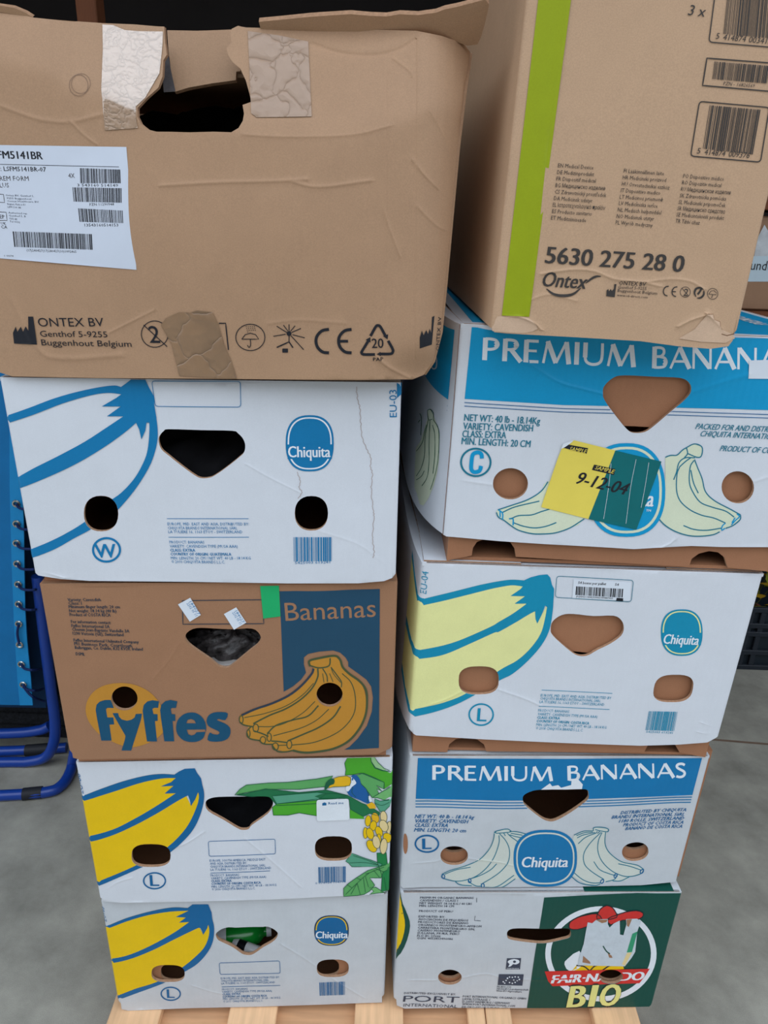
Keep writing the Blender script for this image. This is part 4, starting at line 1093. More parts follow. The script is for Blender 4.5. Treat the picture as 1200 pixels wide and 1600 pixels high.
for cx, cy in ((780,447),(556,482),(440,528)): a.stroke(N2(ell(cx, cy, 12, 18, 10, 2, .6)), 1.6, B_6, 2, 0, True)
a.done('banana_bunch_print')
a = bL.art(); a.fill(ell(851.8, 1340, 49.7, 45, 48, 2.5), B_L, 2); a.ring(ell(851.8, 1340, 45.5, 41, 48, 2.5), ell(851.8, 1340, 43.2, 38.6, 48, 2.5), PALEL, 3)
a.text('Chiquita', *D4((98,497),(303,496)), 16, WHT, .022, 0, 4); a.done('oval_logo')
a = bL.art(); a.fill(D3(ell(724, 395, 11, 45, 16)), TRAY, 1); a.done('torn_spot')

MB().box(bL.W/2+.0003, bL.W/2+.0085, -DEP/2+.012, .1, .004, bL.H+.001).build('tray_edge', TRAY, bL.root)
# ---- green and white organic box -------------------------------------------------------------------------------------
hB = [cr(D4([(35,805),(40,780),(80,770),(200,772),(300,770),(318,785),(315,810),(280,822),(200,838),(120,832),(50,820)]), 3, True), ell(703, 1527.5, 18.5, 11.8, 28), ell(954.5, 1526, 18.7, 11.2, 28)]
hBt = [hB[0], [(x, y-11) for x, y in hB[1]], [(x, y-5) for x, y in hB[2]]]
bB = BananaBox('green and white organic banana box with a red hat emblem, lowest on the right', (.2429, .757, -1.0085), 2.76, 0, .38, .2455, WHITE2, hB, hBt, strip=.0005, W0=.404, seed=8,
               bottom=[(615,1562),(620,1571),(632,1577),(700,1581),(800,1586),(850,1587),(930,1583),(990,1580),(1005,1577),(1016,1568)],
               creases=[([(640,1532),(680,1532)], .0008, .003), ([(725,1528),(760,1522),(800,1530),(900,1528)], .0007, .004)])
MB().box(.06, .19, -DEP/2+.001, -.17, bB.H+.0007, bB.H+.001).build('top_print', GRN, bB.top)
a = bB.art(); a.fill(D4([(200,632),(350,625),(600,615),(830,602),(700,1100),(665,1135),(500,1150),(300,1156),(118,1156),(160,880)]), GRN, 0)
V8 = K(800, 1380, 4.286)
a.ring(V8(ell(595, 470, 373, 318, 64)), V8(ell(595, 470, 336, 284, 64)), WHT, 1)
a.fill(V8([(350,540),(370,505),(450,450),(480,540),(390,590)]), WHT, 2, 2)
a.fill(V8([(395,590),(430,548),(520,540),(740,540),(750,575),(600,585)]), YEL, 2)
for pts in ([(430,548),(480,555),(520,585)], [(520,585),(560,550),(620,545)], [(600,585),(660,550),(740,545)]): a.stroke(V8(pts), 2, BLK, 3)
hat = [[(380,280),(390,250),(440,222),(500,207),(565,200),(600,235),(560,262),(500,285),(440,303),(390,300)], [(568,235),(575,195),(595,165),(632,146),(670,160),(697,198),(700,225),(640,240)], [(640,235),(700,210),(760,190),(830,180),(875,195),(870,225),(820,245),(740,245),(660,275)]]
for p in hat: a.fill(V8(p), RED, 4, 2); a.stroke(V8(cr(p, 2, True)), 1.5, BLK, 5, 0, True)
a.fill(V8([(218,586),(922,571),(890,620),(852,667),(270,684),(240,650)]), RED, 4)
a.text('FAIR·NANDO', *V8((262,665),(872,645)), 12.2, WHT, .05, .12, 5)
for ch, xa, xb in (('B', 368, 474), ('I', 512, 540), ('O', 578, 700)):
    p_, q_ = V8((xa, 824-(xa-368)*.037), (xb, 824-(xb-368)*.037)); a.outlined(ch, p_, q_, 32, BLK, 2.4, .06, 5); a.text(ch, p_, q_, 32, BIOY, .03, .06, 6)
a.done('green_emblem_print')
a = bB.art(); TORN = mat('torn_paper', (196, 206, 214), rough=.8, mottle=.07, mscale=60, bump=.0012, bscale=60)
a.fill(V8([(505,255),(535,262),(560,240),(600,236),(640,235),(640,270),(652,292),(680,265),(720,245),(722,340),(745,345),(765,270),(762,236),(835,233),(862,250),(838,322),(825,460),(800,500),(755,555),(440,545),(452,480),(478,400),(490,330)]), TORN, 7)
a.fill(V8([(805,335),(840,320),(803,460),(768,462)]), ink('mint', (50,150,110)), 8); a.fill(V8([(770,465),(803,462),(755,552),(735,540)]), CRM, 8)
for p in ([(475,480),(520,520),(525,535),(470,525)], [(640,465),(665,480),(672,497),(650,495)], [(765,238),(802,236),(780,290),(768,280)], [(560,240),(640,238),(630,255),(600,262)]): a.fill(V8(p), KRAFTF, 8)
a.stroke(V8([(608,415),(630,450),(655,470)]), 2, GRN, 8); a.done('torn_sticker', 'torn white paper sticker over the emblem')
B3 = D3
rows = [('PREMIUM ORGANIC BANANAS',(790,641),(1028,640)),('CAVENDISH / CLASS I',(788,653),(957,652.5)),('NET WEIGHT 18.14 KG / 40 LBS',(787,665),(1020,666)),('MIN. LENGTH 18 CM',(786,677),(940,677)),('PRODUCT OF PERU',(785,700),(935,700)),('EXPORTED BY:',(783,724),(900,725)),
        ('ASOCIACION DE PEQUEÑOS',(782,736),(1003,740)),('PRODUCTORES DE BANANO',(781,748.5),(1005,752)),('ORGÁNICO MONTENEGRO-APPBOM',(780,761),(1062,766)),('CARRETERA MONTENEGRO S/N,',(779,773),(1033,779)),('CASERIO MONTENEGRO',(778,785),(968,789)),('SULLANA, PIURA, PERÚ',(777,797),(962,801)),('FLO ID: 27600',(776,809),(880,812)),('GGN: 4052852496086',(775,820),(935,824))]
small_block(bB, [(t,)+tuple(B3(p, q))+(.02,) for t, p, q in rows], INKG, 3.1)
rows = [('DISTRIBUTED EXCLUSIVELY BY:',(718,1066),(948,1072))]
a = bB.art(); a.text('DISTRIBUTED EXCLUSIVELY BY:', *B3((718,1066),(948,1073)), 2.9, INKG, .015); a.text('PORT', *B3((713,1100),(962,1106)), 9, INKG, .0); a.text('INTERNATIONAL', *B3((715,1122),(955,1129)), 4.6, INKG, -.004)
for t, p, q in (('PORT INTERNATIONAL ORGANICS GMBH',B3((980,1082))[0],D4((118,1088))[0]),('LIPPELTSTRASSE 1',B3((979,1094))[0],B3((1100,1097))[0]),('D-20097 HAMBURG / GERMANY',B3((978,1105))[0],D4((47,1110))[0]),('WWW.PORT-INTERNATIONAL.COM',B3((977,1116))[0],D4((68,1122))[0]),('DE-ÖKO-039 | FLO ID NO: 1651',B3((976,1128))[0],D4((35,1133))[0])):
    a.text(t, p, q, 3.0, INKG, .015)
a.done('lettering')
a = bB.art(); a.stroke(B3([(1035,715),(1032,735),(1060,737)]), .8, INKG, 1, 0); a.stroke(B3([(1042,635),(1042,655)]), .8, INKG, 1, 0); a.done('registration_marks')
T6 = K(600, 1420, 4.615)
a = bB.art(); a.fill(T6([(886,353),(988,352),(980,434),(877,434)]), INKG, 1); a.fill(T6([(890,380),(905,365),(935,358),(970,365),(975,385),(950,398),(930,395),(915,410),(895,415),(905,395)]), WHT, 2, 2); a.fill(T6(ell(940, 377, 11, 9, 12)), INKG, 3)
a.text('FAIRTRADE', *T6((885,430),(972,431)), 1.4, WHT, .02, 0, 2); a.done('square_emblem')
a = bB.art(); a.fill(T6([(828,471),(1007,470),(997,551),(820,550)]), INKG, 1)
for x, y in ((860,525),(880,515),(890,498),(905,490),(925,492),(945,488),(968,490),(975,505),(960,515),(945,528),(925,535),(905,530),(870,535),(935,510)): a.fill(T6(ell(x, y, 6, 5, 6)), WHT, 2)
for t, p, q in (('PE-BIO-110',(815,568),(915,569)),('Nicht-EU-Landwirtschaft',(814,583),(1040,586)),('Non-EU-Agriculture',(812,597),(992,601))): a.text(t, *T6(p, q), 2.6, INKG, .015)
a.done('organic_emblem')
a = bB.art(); R5 = K(580, 1150, 3.5556)
a.fill(R5([(150,870),(175,930),(205,1000),(216,1055),(200,1130),(165,1205),(110,1265),(100,1150),(105,1000)]), GRN, 0, 2); a.fill(R5([(150,880),(178,985),(188,1050),(175,1120),(150,1180),(118,1235),(100,1150),(105,1000)]), YEL, 1, 2); a.done('corner_print')

# ================================================================== large torn brown carton, top left
M1 = rot(math.radians(-.899), 0, math.radians(-.847))
o1 = np.array([.0228, .706, -.1516+CAM_Z])
base1 = np.array([-.185, .18, 0.0])
car = empty('cardboard_box', o1+M1 @ base1, M1)
tag(car, 'large torn brown carton with taped handle hole and white barcode label', 'box')
F1 = Face(o1, M1, None, 0, .0007, 11, .004); F1.base = base1
vc = F1.uv([(-90,60),(0,95),(70,110),(115,140),(160,150),(250,190),(380,208),(470,213),(550,211),(605,197),(640,186),(660,172),(760,150)])
UC = -.004
def bend1(P):
    u, v = P[:, 0], P[:, 1]
    d = np.maximum(u-UC, 0)
    f = -(15*d*d)
    k = np.interp(u, vc[:, 0], vc[:, 1])
    t = v-k; w = 0.004
    s_ = np.where(t > 0, t, 0)+w*np.exp(-np.abs(t)/w)*.5
    f = f-.36*np.minimum(s_, .2)
    # belly between label and symbols, squashed lower right corner
    f = f+.004*np.exp(-((u+.2)/.14)**2-((v-.13)/.07)**2)
    f = f-.014*np.exp(-((u-.01)/.03)**2-((v-.0)/.022)**2)
    return f
F1.extra = bend1
for px, am, w in (([(250,290),(340,285),(430,283),(480,280)], .0011, .0035), ([(460,285),(500,292),(580,282)], .0011, .0035), ([(0,165),(40,180),(70,188),(110,190),(160,178)], .0010, .004),
                  ([(110,190),(130,210),(150,225)], .0009, .003), ([(488,68),(530,82),(580,86),(620,78),(650,60)], -.0013, .004), ([(614,90),(640,110),(645,120)], .0011, .003), ([(645,250),(665,275),(685,295)], .0012, .003),
                  ([(600,330),(605,345),(612,365),(625,400)], .0010, .003), ([(673,175),(690,205),(703,240)], .0010, .003), ([(650,320),(680,350),(697,360)], .0010, .0035), ([(20,470),(60,545),(100,560),(190,555)], .0012, .006),
                  ([(170,520),(230,490),(240,485)], .0008, .003), ([(420,505),(470,500),(540,505)], .0006, .004), ([(590,560),(610,575),(640,590)], .0016, .004), ([(604,120),(604,300),(602,480)], -.0005, .002), ([(650,60),(650,300),(648,560)], -.0007, .002),
                  ([(380,210),(430,213),(500,213),(560,209),(610,196)], .0009, .003)):
    F1.crease(px, am, w)
T1 = K(150, 20, 4.444)
right = F1.uv([(645,593),(662,586),(676,566),(688,520),(695,450),(703,360),(715,230),(726,140),(735,80)])
top_r = F1.uv([(728,70),(712,62),(690,55),(650,47),(560,45),(480,45),(402,43)])
notch = F1.uv(T1([(1040,100),(1010,95),(985,88),(940,110),(932,140),(940,200),(905,245),(915,290),(950,345),(1000,385),(1040,470),(1065,560),(1078,618),(1018,640),(1028,700),(1020,750),(990,800),(940,830),(820,826),(650,830),(520,826),(420,825),(360,810),(310,770),(285,720),(285,660),(350,590),(430,520),(460,440),(465,330),(490,290),(478,200),(472,95)]))
top_l = F1.uv([(245,41),(210,38),(161,36),(120,33),(80,30),(52,27),(30,22),(0,17)])
out1 = np.vstack([[(-.410, .0)], F1.uv([(20,588),(150,591),(300,592),(450,593),(560,594)]), right, top_r, notch, top_l, [(-.410, .306)]])
front1 = panel('front_panel', F1, out1, .0055, KRAFT, EDGE, BACK, car)
# other walls
def wall_quads(name, cols_, m, parent, t=.005):
    A, B = cols_
    v = [tuple(p) for p in A]+[tuple(p) for p in B]; n = len(A)
    o = mk(name, v, [(i, i+1, n+i+1, n+i) for i in range(n-1)], m, None, parent, True)
    s_ = o.modifiers.new('thickness', 'SOLIDIFY'); s_.thickness = t; s_.offset = 0
    return o
re = F1.P(right[1:], -.003)
bk = [(.002-base1[0], .36-base1[1], p[2]) for p in re]
wall_quads('side_panel', (re, bk), KRAFT, car)
MB().box(-.408-base1[0], -.403-base1[0], .008-base1[1], .36-base1[1], 0.003, .30).build('side_panel', KRAFT, car)
MB().box(-.408-base1[0], .002-base1[0], .36-base1[1], .365-base1[1], 0.003, .29).build('back_panel', KRAFT, car)
MB().box(-.402-base1[0], .000-base1[0], .025-base1[1], .358-base1[1], 0.003, .008).build('bottom_panel', KRAFT, car)
MB().box(-.400-base1[0], -.01-base1[0], .06-base1[1], .356-base1[1], .262, .267).build('shade_flap', KRAFT, car)  # unseen flap added below the rim to keep light out of the carton
# inner torn flap hanging in the handle hole
class LocalFace(Face):             # a tilted face whose vertices are written in another thing's frame
    def P(s, P, off):
        q = Face.P(s, P, off)
        w = (s.M @ q.T).T+s.o
        return (s.PM.T @ (w-s.po).T).T
def local_face(o, M, pm, po, amp=0, seed=0, step=.006):
    f = LocalFace(o, M, None, 0, amp, seed, step); f.PM, f.po = pm, po; return f
po1 = o1+M1 @ base1
Fi = local_face(o1+M1 @ np.array([-.2, .036, .24]), M1 @ rot(0, math.radians(-16), 0), M1, po1, .0008, 5)
fo = Fi.uv(T1([(492,118),(700,120),(935,112),(990,110),(1000,250),(1000,400),(972,402),(968,462),(800,485),(640,515),(545,545),(520,420),(500,250)])[::-1])
inner = panel('inner_flap', Fi, fo, .005, KRAFT, EDGE, BACK, car, holes=())
GREYT = mat('grey_tape', (96, 92, 94), rough=.3, mottle=.3, mscale=90)
a = Art(Fi, inner); a.fill(T1([(468,310),(500,290),(520,400),(552,545),(470,552),(462,440)]), GREYT, 2); a.done('grey_tape')
# torn top flap leaning forward over the right end
p0 = F1.uv([(560,46)]); 
po_ = np.array(F1.P(p0, .001)[0])+base1
Ff = local_face(o1+M1 @ po_, M1 @ rot(0, math.radians(46), 0), M1, po1, .001, 8)
fl_ = Ff.uv(K(380, 0, 2.857)([(70,95),(180,83),(300,70),(400,64),(480,60),(570,69),(640,72),(700,62),(780,66),(860,55),(900,40),(960,28),(1080,-2),(1097,20),(1090,60),(1075,120),(1062,165),(1045,200),(1000,205),(930,178),(880,160),(760,146),(600,142),(420,140),(80,134)])[::-1])
panel('torn_flap', Ff, fl_, .005, KRAFT, EDGE, BACK, car, holes=())
p0 = F1.uv([(0, 18)]); po_ = np.array(F1.P(p0, .001)[0])+base1
Ff2 = local_face(o1+M1 @ po_, M1 @ rot(0, math.radians(30), 0), M1, po1)
fl2 = Ff2.uv([(-60,0),(0,9),(21,12),(40,20),(51,27),(30,24),(0,19),(-60,10)][::-1])
panel('torn_flap', Ff2, fl2, .005, KRAFT, EDGE, BACK, car, holes=(), grid=False)
# label and print
C1, C4, C5 = K(0, 0, 2.857), K(0, 380, 2.857), K(380, 380, 2.857)
LBL = mat('paper_label', (206, 214, 228), rough=.42, mottle=.02)
a = Art(F1, front1); lq = [(-62,225),(0,226.5),(197,229.5),(213.5,421.5),(0,403.5),(-62,398)]
a.fill(lq, LBL, 0)
a.text('LSFM5141BR', *C1((-52,706),(190,711)), 11.5, BLK, .03); a.stroke(C1([(-60,732),(530,745)]), .8, BLK, 1, 0); a.text('REF: LSFM5141BR-07', *C1((-42,762),(205,766)), 6.8, BLK, .012)
a.text('SUPREM FORM', *C1((-48,806),(128,807)), 7, INKB, .0); a.text('PLUS', *C1((-14,836),(40,837)), 7, INKB, .0); a.text('4X', *C1((305,794),(333,794)), 7, INKB, .0)
for q, sd, nb in (([(355,750),(537,757),(540,818),(358,818)],21,34), ([(322,836),(544,840),(545,905),(328,900)],22,40), ([(348,930),(550,940),(553,996),(355,990)],23,36), ([(57,1033),(410,1045),(414,1115),(65,1102)],24,60)): a.barcode(C1(q), BLK, sd, nb)
for t, p, q, c in (('3 543160 514149',(345,832),(528,834),4.2), ('PZN 11290948',(400,918),(510,917),3.8), ('13543160514153',(378,1011),(530,1011),4.4), ('(17)240427(17)280427(10)1092465',(120,1122),(342,1129),3.6), ('UK',(6,1003),(28,1004),4.2), ('CA',(6,1019),(34,1021),4.6), ('1 0074',(22,1145),(62,1146),2.4)): a.text(t, *C1(p, q), c, BLK, .008)
for k, (x, y) in enumerate(((25,875),(30,888),(32,901),(33,914),(34,927),(38,953),(40,966),(42,979),(44,992))): a.text(['Ontex BV, Genthof 5,','9255 Buggenhout','Ontex Healthcare BV','Belgium, Made in EU','LSFM 5141 BR','Authorised rep.','Genthof 5, B','9255 BE','Tel 0032'][k], *C1((x,y),(x+[125,110,140,80,60,85,75,35,45][k],y+4)), 2.6, INKG, 0)
a.stroke(C1([(-20,865),(15,868),(20,904),(-18,902)]), .9, INKB, 1, 0, True); a.stroke(C1([(-20,945),(28,948),(32,984),(-18,984)]), .9, INKB, 1, 0, True); a.text('EP', *C1((0,975),(22,976)), 5.5, INKB, .01)
a.done('paper_label', 'white paper label with four barcodes')
def factory(a, pts, m): a.fill(pts, m, 1)
a = Art(F1, front1); a.fill(C4([(60,400),(72,372),(80,395),(95,372),(105,395),(118,370),(130,390),(128,327),(150,327),(168,452),(65,447)]), BLK, 1)
a.text('ONTEX BV', *C4((175,371),(465,371)), 13, BLK, .0); a.text('Genthof 5-9255', *C4((183,416),(480,420)), 8.8, BLK, .0); a.text('Buggenhout Belgium', *C4((188,455),(587,463)), 9, BLK, .0); a.done('lettering')
a = Art(F1, front1)
a.stroke(C4(ell(690, 406, 60, 59, 30)), 1.3, BLK, 1, 0, True); a.text('2', *C4((668,445),(715,446)), 26, BLK, -.012); a.stroke(C4([(640,365),(745,462)]), 1.4, BLK, 1, 0)
a.done('handling_symbol'); a = Art(F1, front1)
a.stroke(C4([(978,357),(1008,357),(1020,476)]), 1.8, BLK, 1, 0)
a.done('handling_symbol'); a = Art(F1, front1)
a.stroke(C4(ell(1118, 420, 65, 59, 32)), 1.3, BLK, 1, 0, True); a.stroke(C4([(1080,428),(1095,408),(1118,401),(1142,408),(1155,428),(1080,428)]), 1.3, BLK, 1, 0); a.stroke(C4([(1118,428),(1119,455),(1112,465),(1105,455)]), 1.3, BLK, 1, 3)
for k in range(16): a.fill(C4(ell(1100+(k % 5)*9+(k//5)*2, 372+(k//5)*8, 2.2, 2.2, 6)), BLK, 1)
a.done('handling_symbol'); a = Art(F1, front1)
a.fill(C5(ell(205, 403, 11, 11, 14)), BLK, 1)
for p in ([(135,415),(190,406)], [(150,370),(195,398)], [(180,365),(200,392)], [(205,362),(205,390)], [(232,368),(212,392)], [(258,380),(216,398)], [(275,422),(220,408)], [(270,475),(213,412)], [(205,412),(205,445)]): a.stroke(C5(p), 1.3, BLK, 1, 0)
a.stroke(C5([(150,465),(205,440),(222,466)]), 2, BLK, 1, 0); a.fill(C5([(175,470),(200,470),(200,488),(175,488)]), BLK, 1)
a.done('handling_symbol'); a = Art(F1, front1)
for cx in (383, 484):
    a.stroke(C5([(cx,384),(cx-30,390),(cx-52,412),(cx-58,438),(cx-50,465),(cx-28,485),(cx,489)]), 4.6, BLK, 1, 5)
a.stroke(C5([(428,437),(468,437)]), 4.2, BLK, 1, 0)
a.done('handling_symbol'); a = Art(F1, front1)
R20 = K(480, 490, 5.4545)
for p in ([(540,190),(585,110),(605,100),(625,112),(665,185)], [(525,225),(470,315),(465,335),(485,347),(578,347)], [(690,230),(728,300),(730,325),(710,342),(620,343)]): a.stroke(R20(p), 4.2, BLK, 1, 4)
for p in ([(645,190),(690,175),(685,218)], [(498,222),(538,200),(540,245)], [(625,325),(592,345),(628,362)]): a.fill(R20(p), BLK, 1)
a.text('20', *R20((552,292),(650,290)), 14.5, BLK, .01); a.text('PAP', *R20((562,404),(650,400)), 5.6, BLK, .015)
a.done('handling_symbol'); a = Art(F1, front1)
a.fill(R20([(960,205),(978,145),(992,185),(1015,140),(1030,175),(1045,130),(1058,165),(1065,30),(1085,20),(1063,265),(960,298)]), BLK, 1)
a.done('handling_symbol')
a = Art(F1, front1); a.text('ONTEX BV', (686,548), (690,495), 5, BLK, 0); a.done('lettering')
# pieces of tape
a = Art(F1, front1); F1.holes = []
a.fill(T1([(45,82),(120,86),(200,120),(300,128),(465,130),(462,210),(455,290),(440,420),(340,590),(275,650),(278,750),(290,800),(60,815),(35,530),(48,250)]), TAPE, 2); a.done('clear_tape')
a = Art(F1, front1); a.fill(K(380,0,2.857)([(20,138),(160,158),(290,185),(300,400),(306,520),(60,524),(36,505),(28,300)]), TAPE2, 2); a.done('clear_tape')
a = Art(F1, front1); a.fill(C4([(718,365),(740,335),(800,308),(850,310),(880,300),(950,308),(975,360),(1000,450),(1030,520),(1058,604),(930,600),(800,592),(785,530),(765,450)]), TAPEB, 3); a.done('brown_tape')
PEN = mat('pencil_line', (128, 104, 88), rough=.7, mottle=0)
a = Art(F1, front1); a.stroke(C1(ell(350, 380, 42, 48, 20)), .7, PEN, 1, 0, True); a.stroke(C1(ell(360, 372, 42, 45, 20, 2, .3)), .6, PEN, 1, 0, True); a.done('pencil_mark')

# ================================================================== tall brown carton with lime stripe, top right
M2 = rot(math.radians(1.95), 0, math.radians(1.245))
WD, HT, DP = .2325, .345, .50
o2 = np.array([.09365, .69624, -.0982+CAM_Z])+M2 @ np.array([WD/2, 0, 0])
base2 = np.array([0, DP/2, 0.0])
car2 = empty('cardboard_box', o2+M2 @ base2, M2)
tag(car2, 'tall brown carton with a lime green stripe standing on the right stack', 'box')
r2 = .004
F2 = Face(o2, M2, WD/2-r2, r2, .0005, 21, .005); F2.base = base2
for px, am, w in (([(846,428),(870,424),(900,421),(930,424),(960,436),(1000,440),(1030,447)], .0012, .003), ([(1010,440),(1050,436),(1080,440),(1100,452)], .0010, .003), ([(830,468),(860,460),(900,470)], .0008, .003), ([(1060,510),(1080,500),(1110,490)], .0015, .0035), ([(1105,490),(1120,505),(1135,520)], .0018, .003), ([(784,497),(810,495),(835,505),(845,515)], .0016, .003)):
    F2.crease(px, am, w)
bot2 = F2.uv([(767,515),(772,519),(790,521),(900,527),(1000,533),(1060,541),(1110,545),(1138,541),(1145,532),(1149,523)])
bot2[0, 0], bot2[-1, 0] = -F2.hw, F2.hw
front2 = panel('front_panel', F2, np.vstack([bot2, [(F2.hw, HT), (-F2.hw, HT)]]), .004, KRAFT2, EDGE, BACK, car2)
q2 = pi*r2/2
for sg in (-1, 1):
    o = [(F2.hw, bot2[0, 1] if sg < 0 else bot2[-1, 1]), (F2.hw+q2+DP-2*r2, 0), (F2.hw+q2+DP-2*r2, HT), (F2.hw, HT)]
    if sg < 0: o = [(-p, v) for p, v in reversed(o)]
    panel('side_panel', F2, np.array(o), .004, KRAFT2, EDGE, BACK, car2, holes=())
MB().box(-WD/2, WD/2, DP/2-.004, DP/2, 0, HT).build('back_panel', KRAFT2, car2)
MB().box(-WD/2+.001, WD/2-.001, -DP/2+.0005, DP/2-.005, HT-.004, HT).build('top_panel', KRAFT2, car2)
MB().box(-WD/2+.005, WD/2-.005, -DP/2+.006, DP/2-.005, .0005, .0045).build('bottom_panel', KRAFT2, car2)
e2 = F2.uv([(841,0),(892,0)]); f2_ = F2.uv([(784,493),(827,495)])
a = Art(F2, front2)
ul = (e2[0,0]+f2_[0,0])/2; ur = (e2[1,0]+f2_[1,0])/2
a.fill_uv([[(f2_[0,0], f2_[0,1]), (f2_[1,0], f2_[1,1]), (e2[1,0]+(e2[1,0]-f2_[1,0])*.25, HT-.001), (e2[0,0]+(e2[0,0]-f2_[0,0])*.25, HT-.001)]], LIME, 0); a.done('lime_stripe')
P3, P6 = K(780, 0, 2.857), K(780, 380, 2.857)
a = Art(F2, front2); a.text('3 x', *P3((840,67),(915,75)), 16, INKB, .002, .15)
a.stroke(rrect(P3([(975,-110),(1262,-88),(1232,212),(935,188)]), 6), 1.8, INKB, 1, 0, True); a.barcode(P3((1025,-80),(1245,-62),(1226,172),(1000,152)), INKB, 31, 30)
for t, p, q in (('5',(965,173),(979,174)), ('414874',(997,178),(1098,187)), ('003410',(1112,188),(1214,198))): a.text(t, *P3(p, q), 9, INKB, .0, .1)
a.done('barcode')
a = Art(F2, front2); a.stroke(P3([(926,260),(1240,283),(1222,409),(906,382)]), 2.0, INKB, 1, 0, True); a.barcode(P3((960,275),(1212,294),(1198,373),(950,353)), INKB, 32, 34); a.text('PZN - 16826569', *P3((998,380),(1138,391)), 5.5, INKB, .004, .15); a.done('barcode')
a = Art(F2, front2); a.stroke(rrect(P3([(892,453),(1205,480),(1165,724),(852,697)]), 6), 1.8, INKB, 1, 0, True); a.barcode(P3((938,470),(1168,490),(1132,690),(907,664)), INKB, 33, 30)
for t, p, q in (('5',(879,685),(893,686)), ('414874',(912,690),(1004,698)), ('009376',(1020,699),(1113,706))): a.text(t, *P3(p, q), 8.5, INKB, .0, .1)
a.done('barcode')
cols3 = [[('EN Medical Device',(260,747),(418,757)),('DE Medizinprodukt',(256,777),(420,787)),('FR Dispositif médical',(253,806),(428,816)),('BG Медицинско изделие',(249,835),(470,850)),('CS Zdravotnický prostředek',(246,864),(475,880)),('DA Medicinsk udstyr',(242,893),(413,905)),('EL Ιατροτεχνολογικό προϊόν',(237,922),(470,937)),('ES Producto sanitario',(234,951),(411,963)),('ET Meditsiiniseade',(229,980),(385,992))],
         [('FI Lääkinnällinen laite',(553,771),(733,783)),('HR Medicinski proizvod',(548,800),(742,813)),('HU Orvostechnikai eszköz',(544,829),(757,846)),('IT Dispositivo medico',(540,858),(716,870)),('LT Medicinos priemonė',(535,887),(727,900)),('LV Medicīniska ierīce',(531,915),(704,928)),('NL Medisch hulpmiddel',(526,944),(720,958)),('NO Medisinsk utstyr',(521,973),(688,985)),('PL Wyrób medyczny',(517,1001),(682,1014))],
         [('PO Dispositivo médico',(818,794),(1000,808)),('RO Dispozitiv medical',(813,823),(988,836)),('RU Медицинское изделие',(808,852),(1030,869)),('SK Zdravotnícka pomôcka',(803,881),(1010,896)),('SL Medicinski pripomoček',(798,910),(1007,925)),('SR Медицинско средство',(793,938),(1005,954)),('SE Medicinteknisk produkt',(788,966),(1000,982)),('TR Tıbbi cihaz',(784,994),(892,1003))]]
for c_ in cols3:
    a = Art(F2, front2)
    for t, p, q in c_: a.text(t, *P3(p, q), 6.2, INKB, .006)
    a.done('lettering')
O4 = K(830, 380, 4.0)
a = Art(F2, front2); a.text('5630 275 28 0', *O4((86,123),(942,180)), 25.5, INKB, .03); a.done('article_number')
a = Art(F2, front2); a.text('Ontex', *O4((62,268),(335,285)), 22.5, INKB, .022, .18)
a.stroke(O4([(95,285),(140,318),(200,328),(260,318),(310,280)]), 4.5, INKB, 1, 5, taper=True); a.stroke(O4([(340,250),(375,222),(405,208),(435,207)]), 3.6, INKB, 1, 5, taper=True); a.done('brand_lettering')
a = Art(F2, front2); a.fill(O4([(468,330),(470,295),(480,285),(485,300),(496,285),(502,298),(515,285),(518,255),(531,255),(520,337)]), INKB, 1)
for t, p, q, c, b in (('ONTEX BV',(545,260),(712,268),6.4,.012),('Genthof 5-9255',(540,283),(718,292),4.6,0),('Buggenhout Belgium',(537,303),(785,322),4.8,0),('www.id-direct.com',(533,330),(724,345),3.8,0)): a.text(t, *O4(p, q), c, INKB, b)
a.done('lettering')
a = Art(F2, front2)
for cx, cy in ((858,298),(912,302)): a.stroke(O4([(cx,cy-30),(cx-18,cy-26),(cx-31,cy-10),(cx-33,cy+8),(cx-25,cy+24),(cx-8,cy+31)]), 1.7, INKB, 1, 4)
a.stroke(O4([(880,301),(903,303)]), 1.5, INKB, 1, 0)
a.stroke(O4(ell(962, 305, 32, 32, 22)), .8, INKB, 1, 0, True); a.text('2', *O4((948,328),(975,330)), 11, INKB, -.015); a.stroke(O4([(942,282),(984,330)]), .8, INKB, 1, 0)
a.stroke(O4([(1030,335),(1020,310),(1030,285),(1055,278),(1075,290)]), 3.2, INKB, 1, 4, taper=True); a.stroke(O4([(1078,295),(1078,320),(1060,340),(1035,342)]), 3.2, INKB, 1, 4, taper=True); a.stroke(O4([(1040,320),(1055,300),(1062,285)]), 3, INKB, 1, 3)
a.stroke(O4(ell(1134, 316, 33, 34, 22)), .8, INKB, 1, 0, True); a.stroke(O4([(1110,318),(1122,300),(1140,295),(1158,310),(1155,322),(1110,318)]), .8, INKB, 1, 0); a.stroke(O4([(1134,320),(1130,340),(1124,335)]), .8, INKB, 1, 2)
a.done('handling_symbols')
PEEL = board('peeled_kraft', (202, 172, 146), mottle=.05)
a = Art(F2, front2); a.fill(P6([(-8,326),(30,330),(80,333),(120,332),(145,345),(172,382),(120,400),(60,400),(-30,392),(-22,360)]), PEEL, 1, 2); a.done('peeled_paper')
a = Art(F2, front2); a.fill(P6([(800,425),(870,385),(905,345),(925,318),(955,318),(960,342),(985,350),(990,385),(1040,405),(1055,425),(1010,445),(900,440)]), PEEL, 1)
a.stroke(P6([(920,314),(955,316),(960,340),(985,350),(986,372)]), 1.0, EDGE, 2, 0); a.stroke(P6([(992,405),(1015,412),(1048,404)]), 1.4, BACK, 2, 0); a.done('peeled_paper')

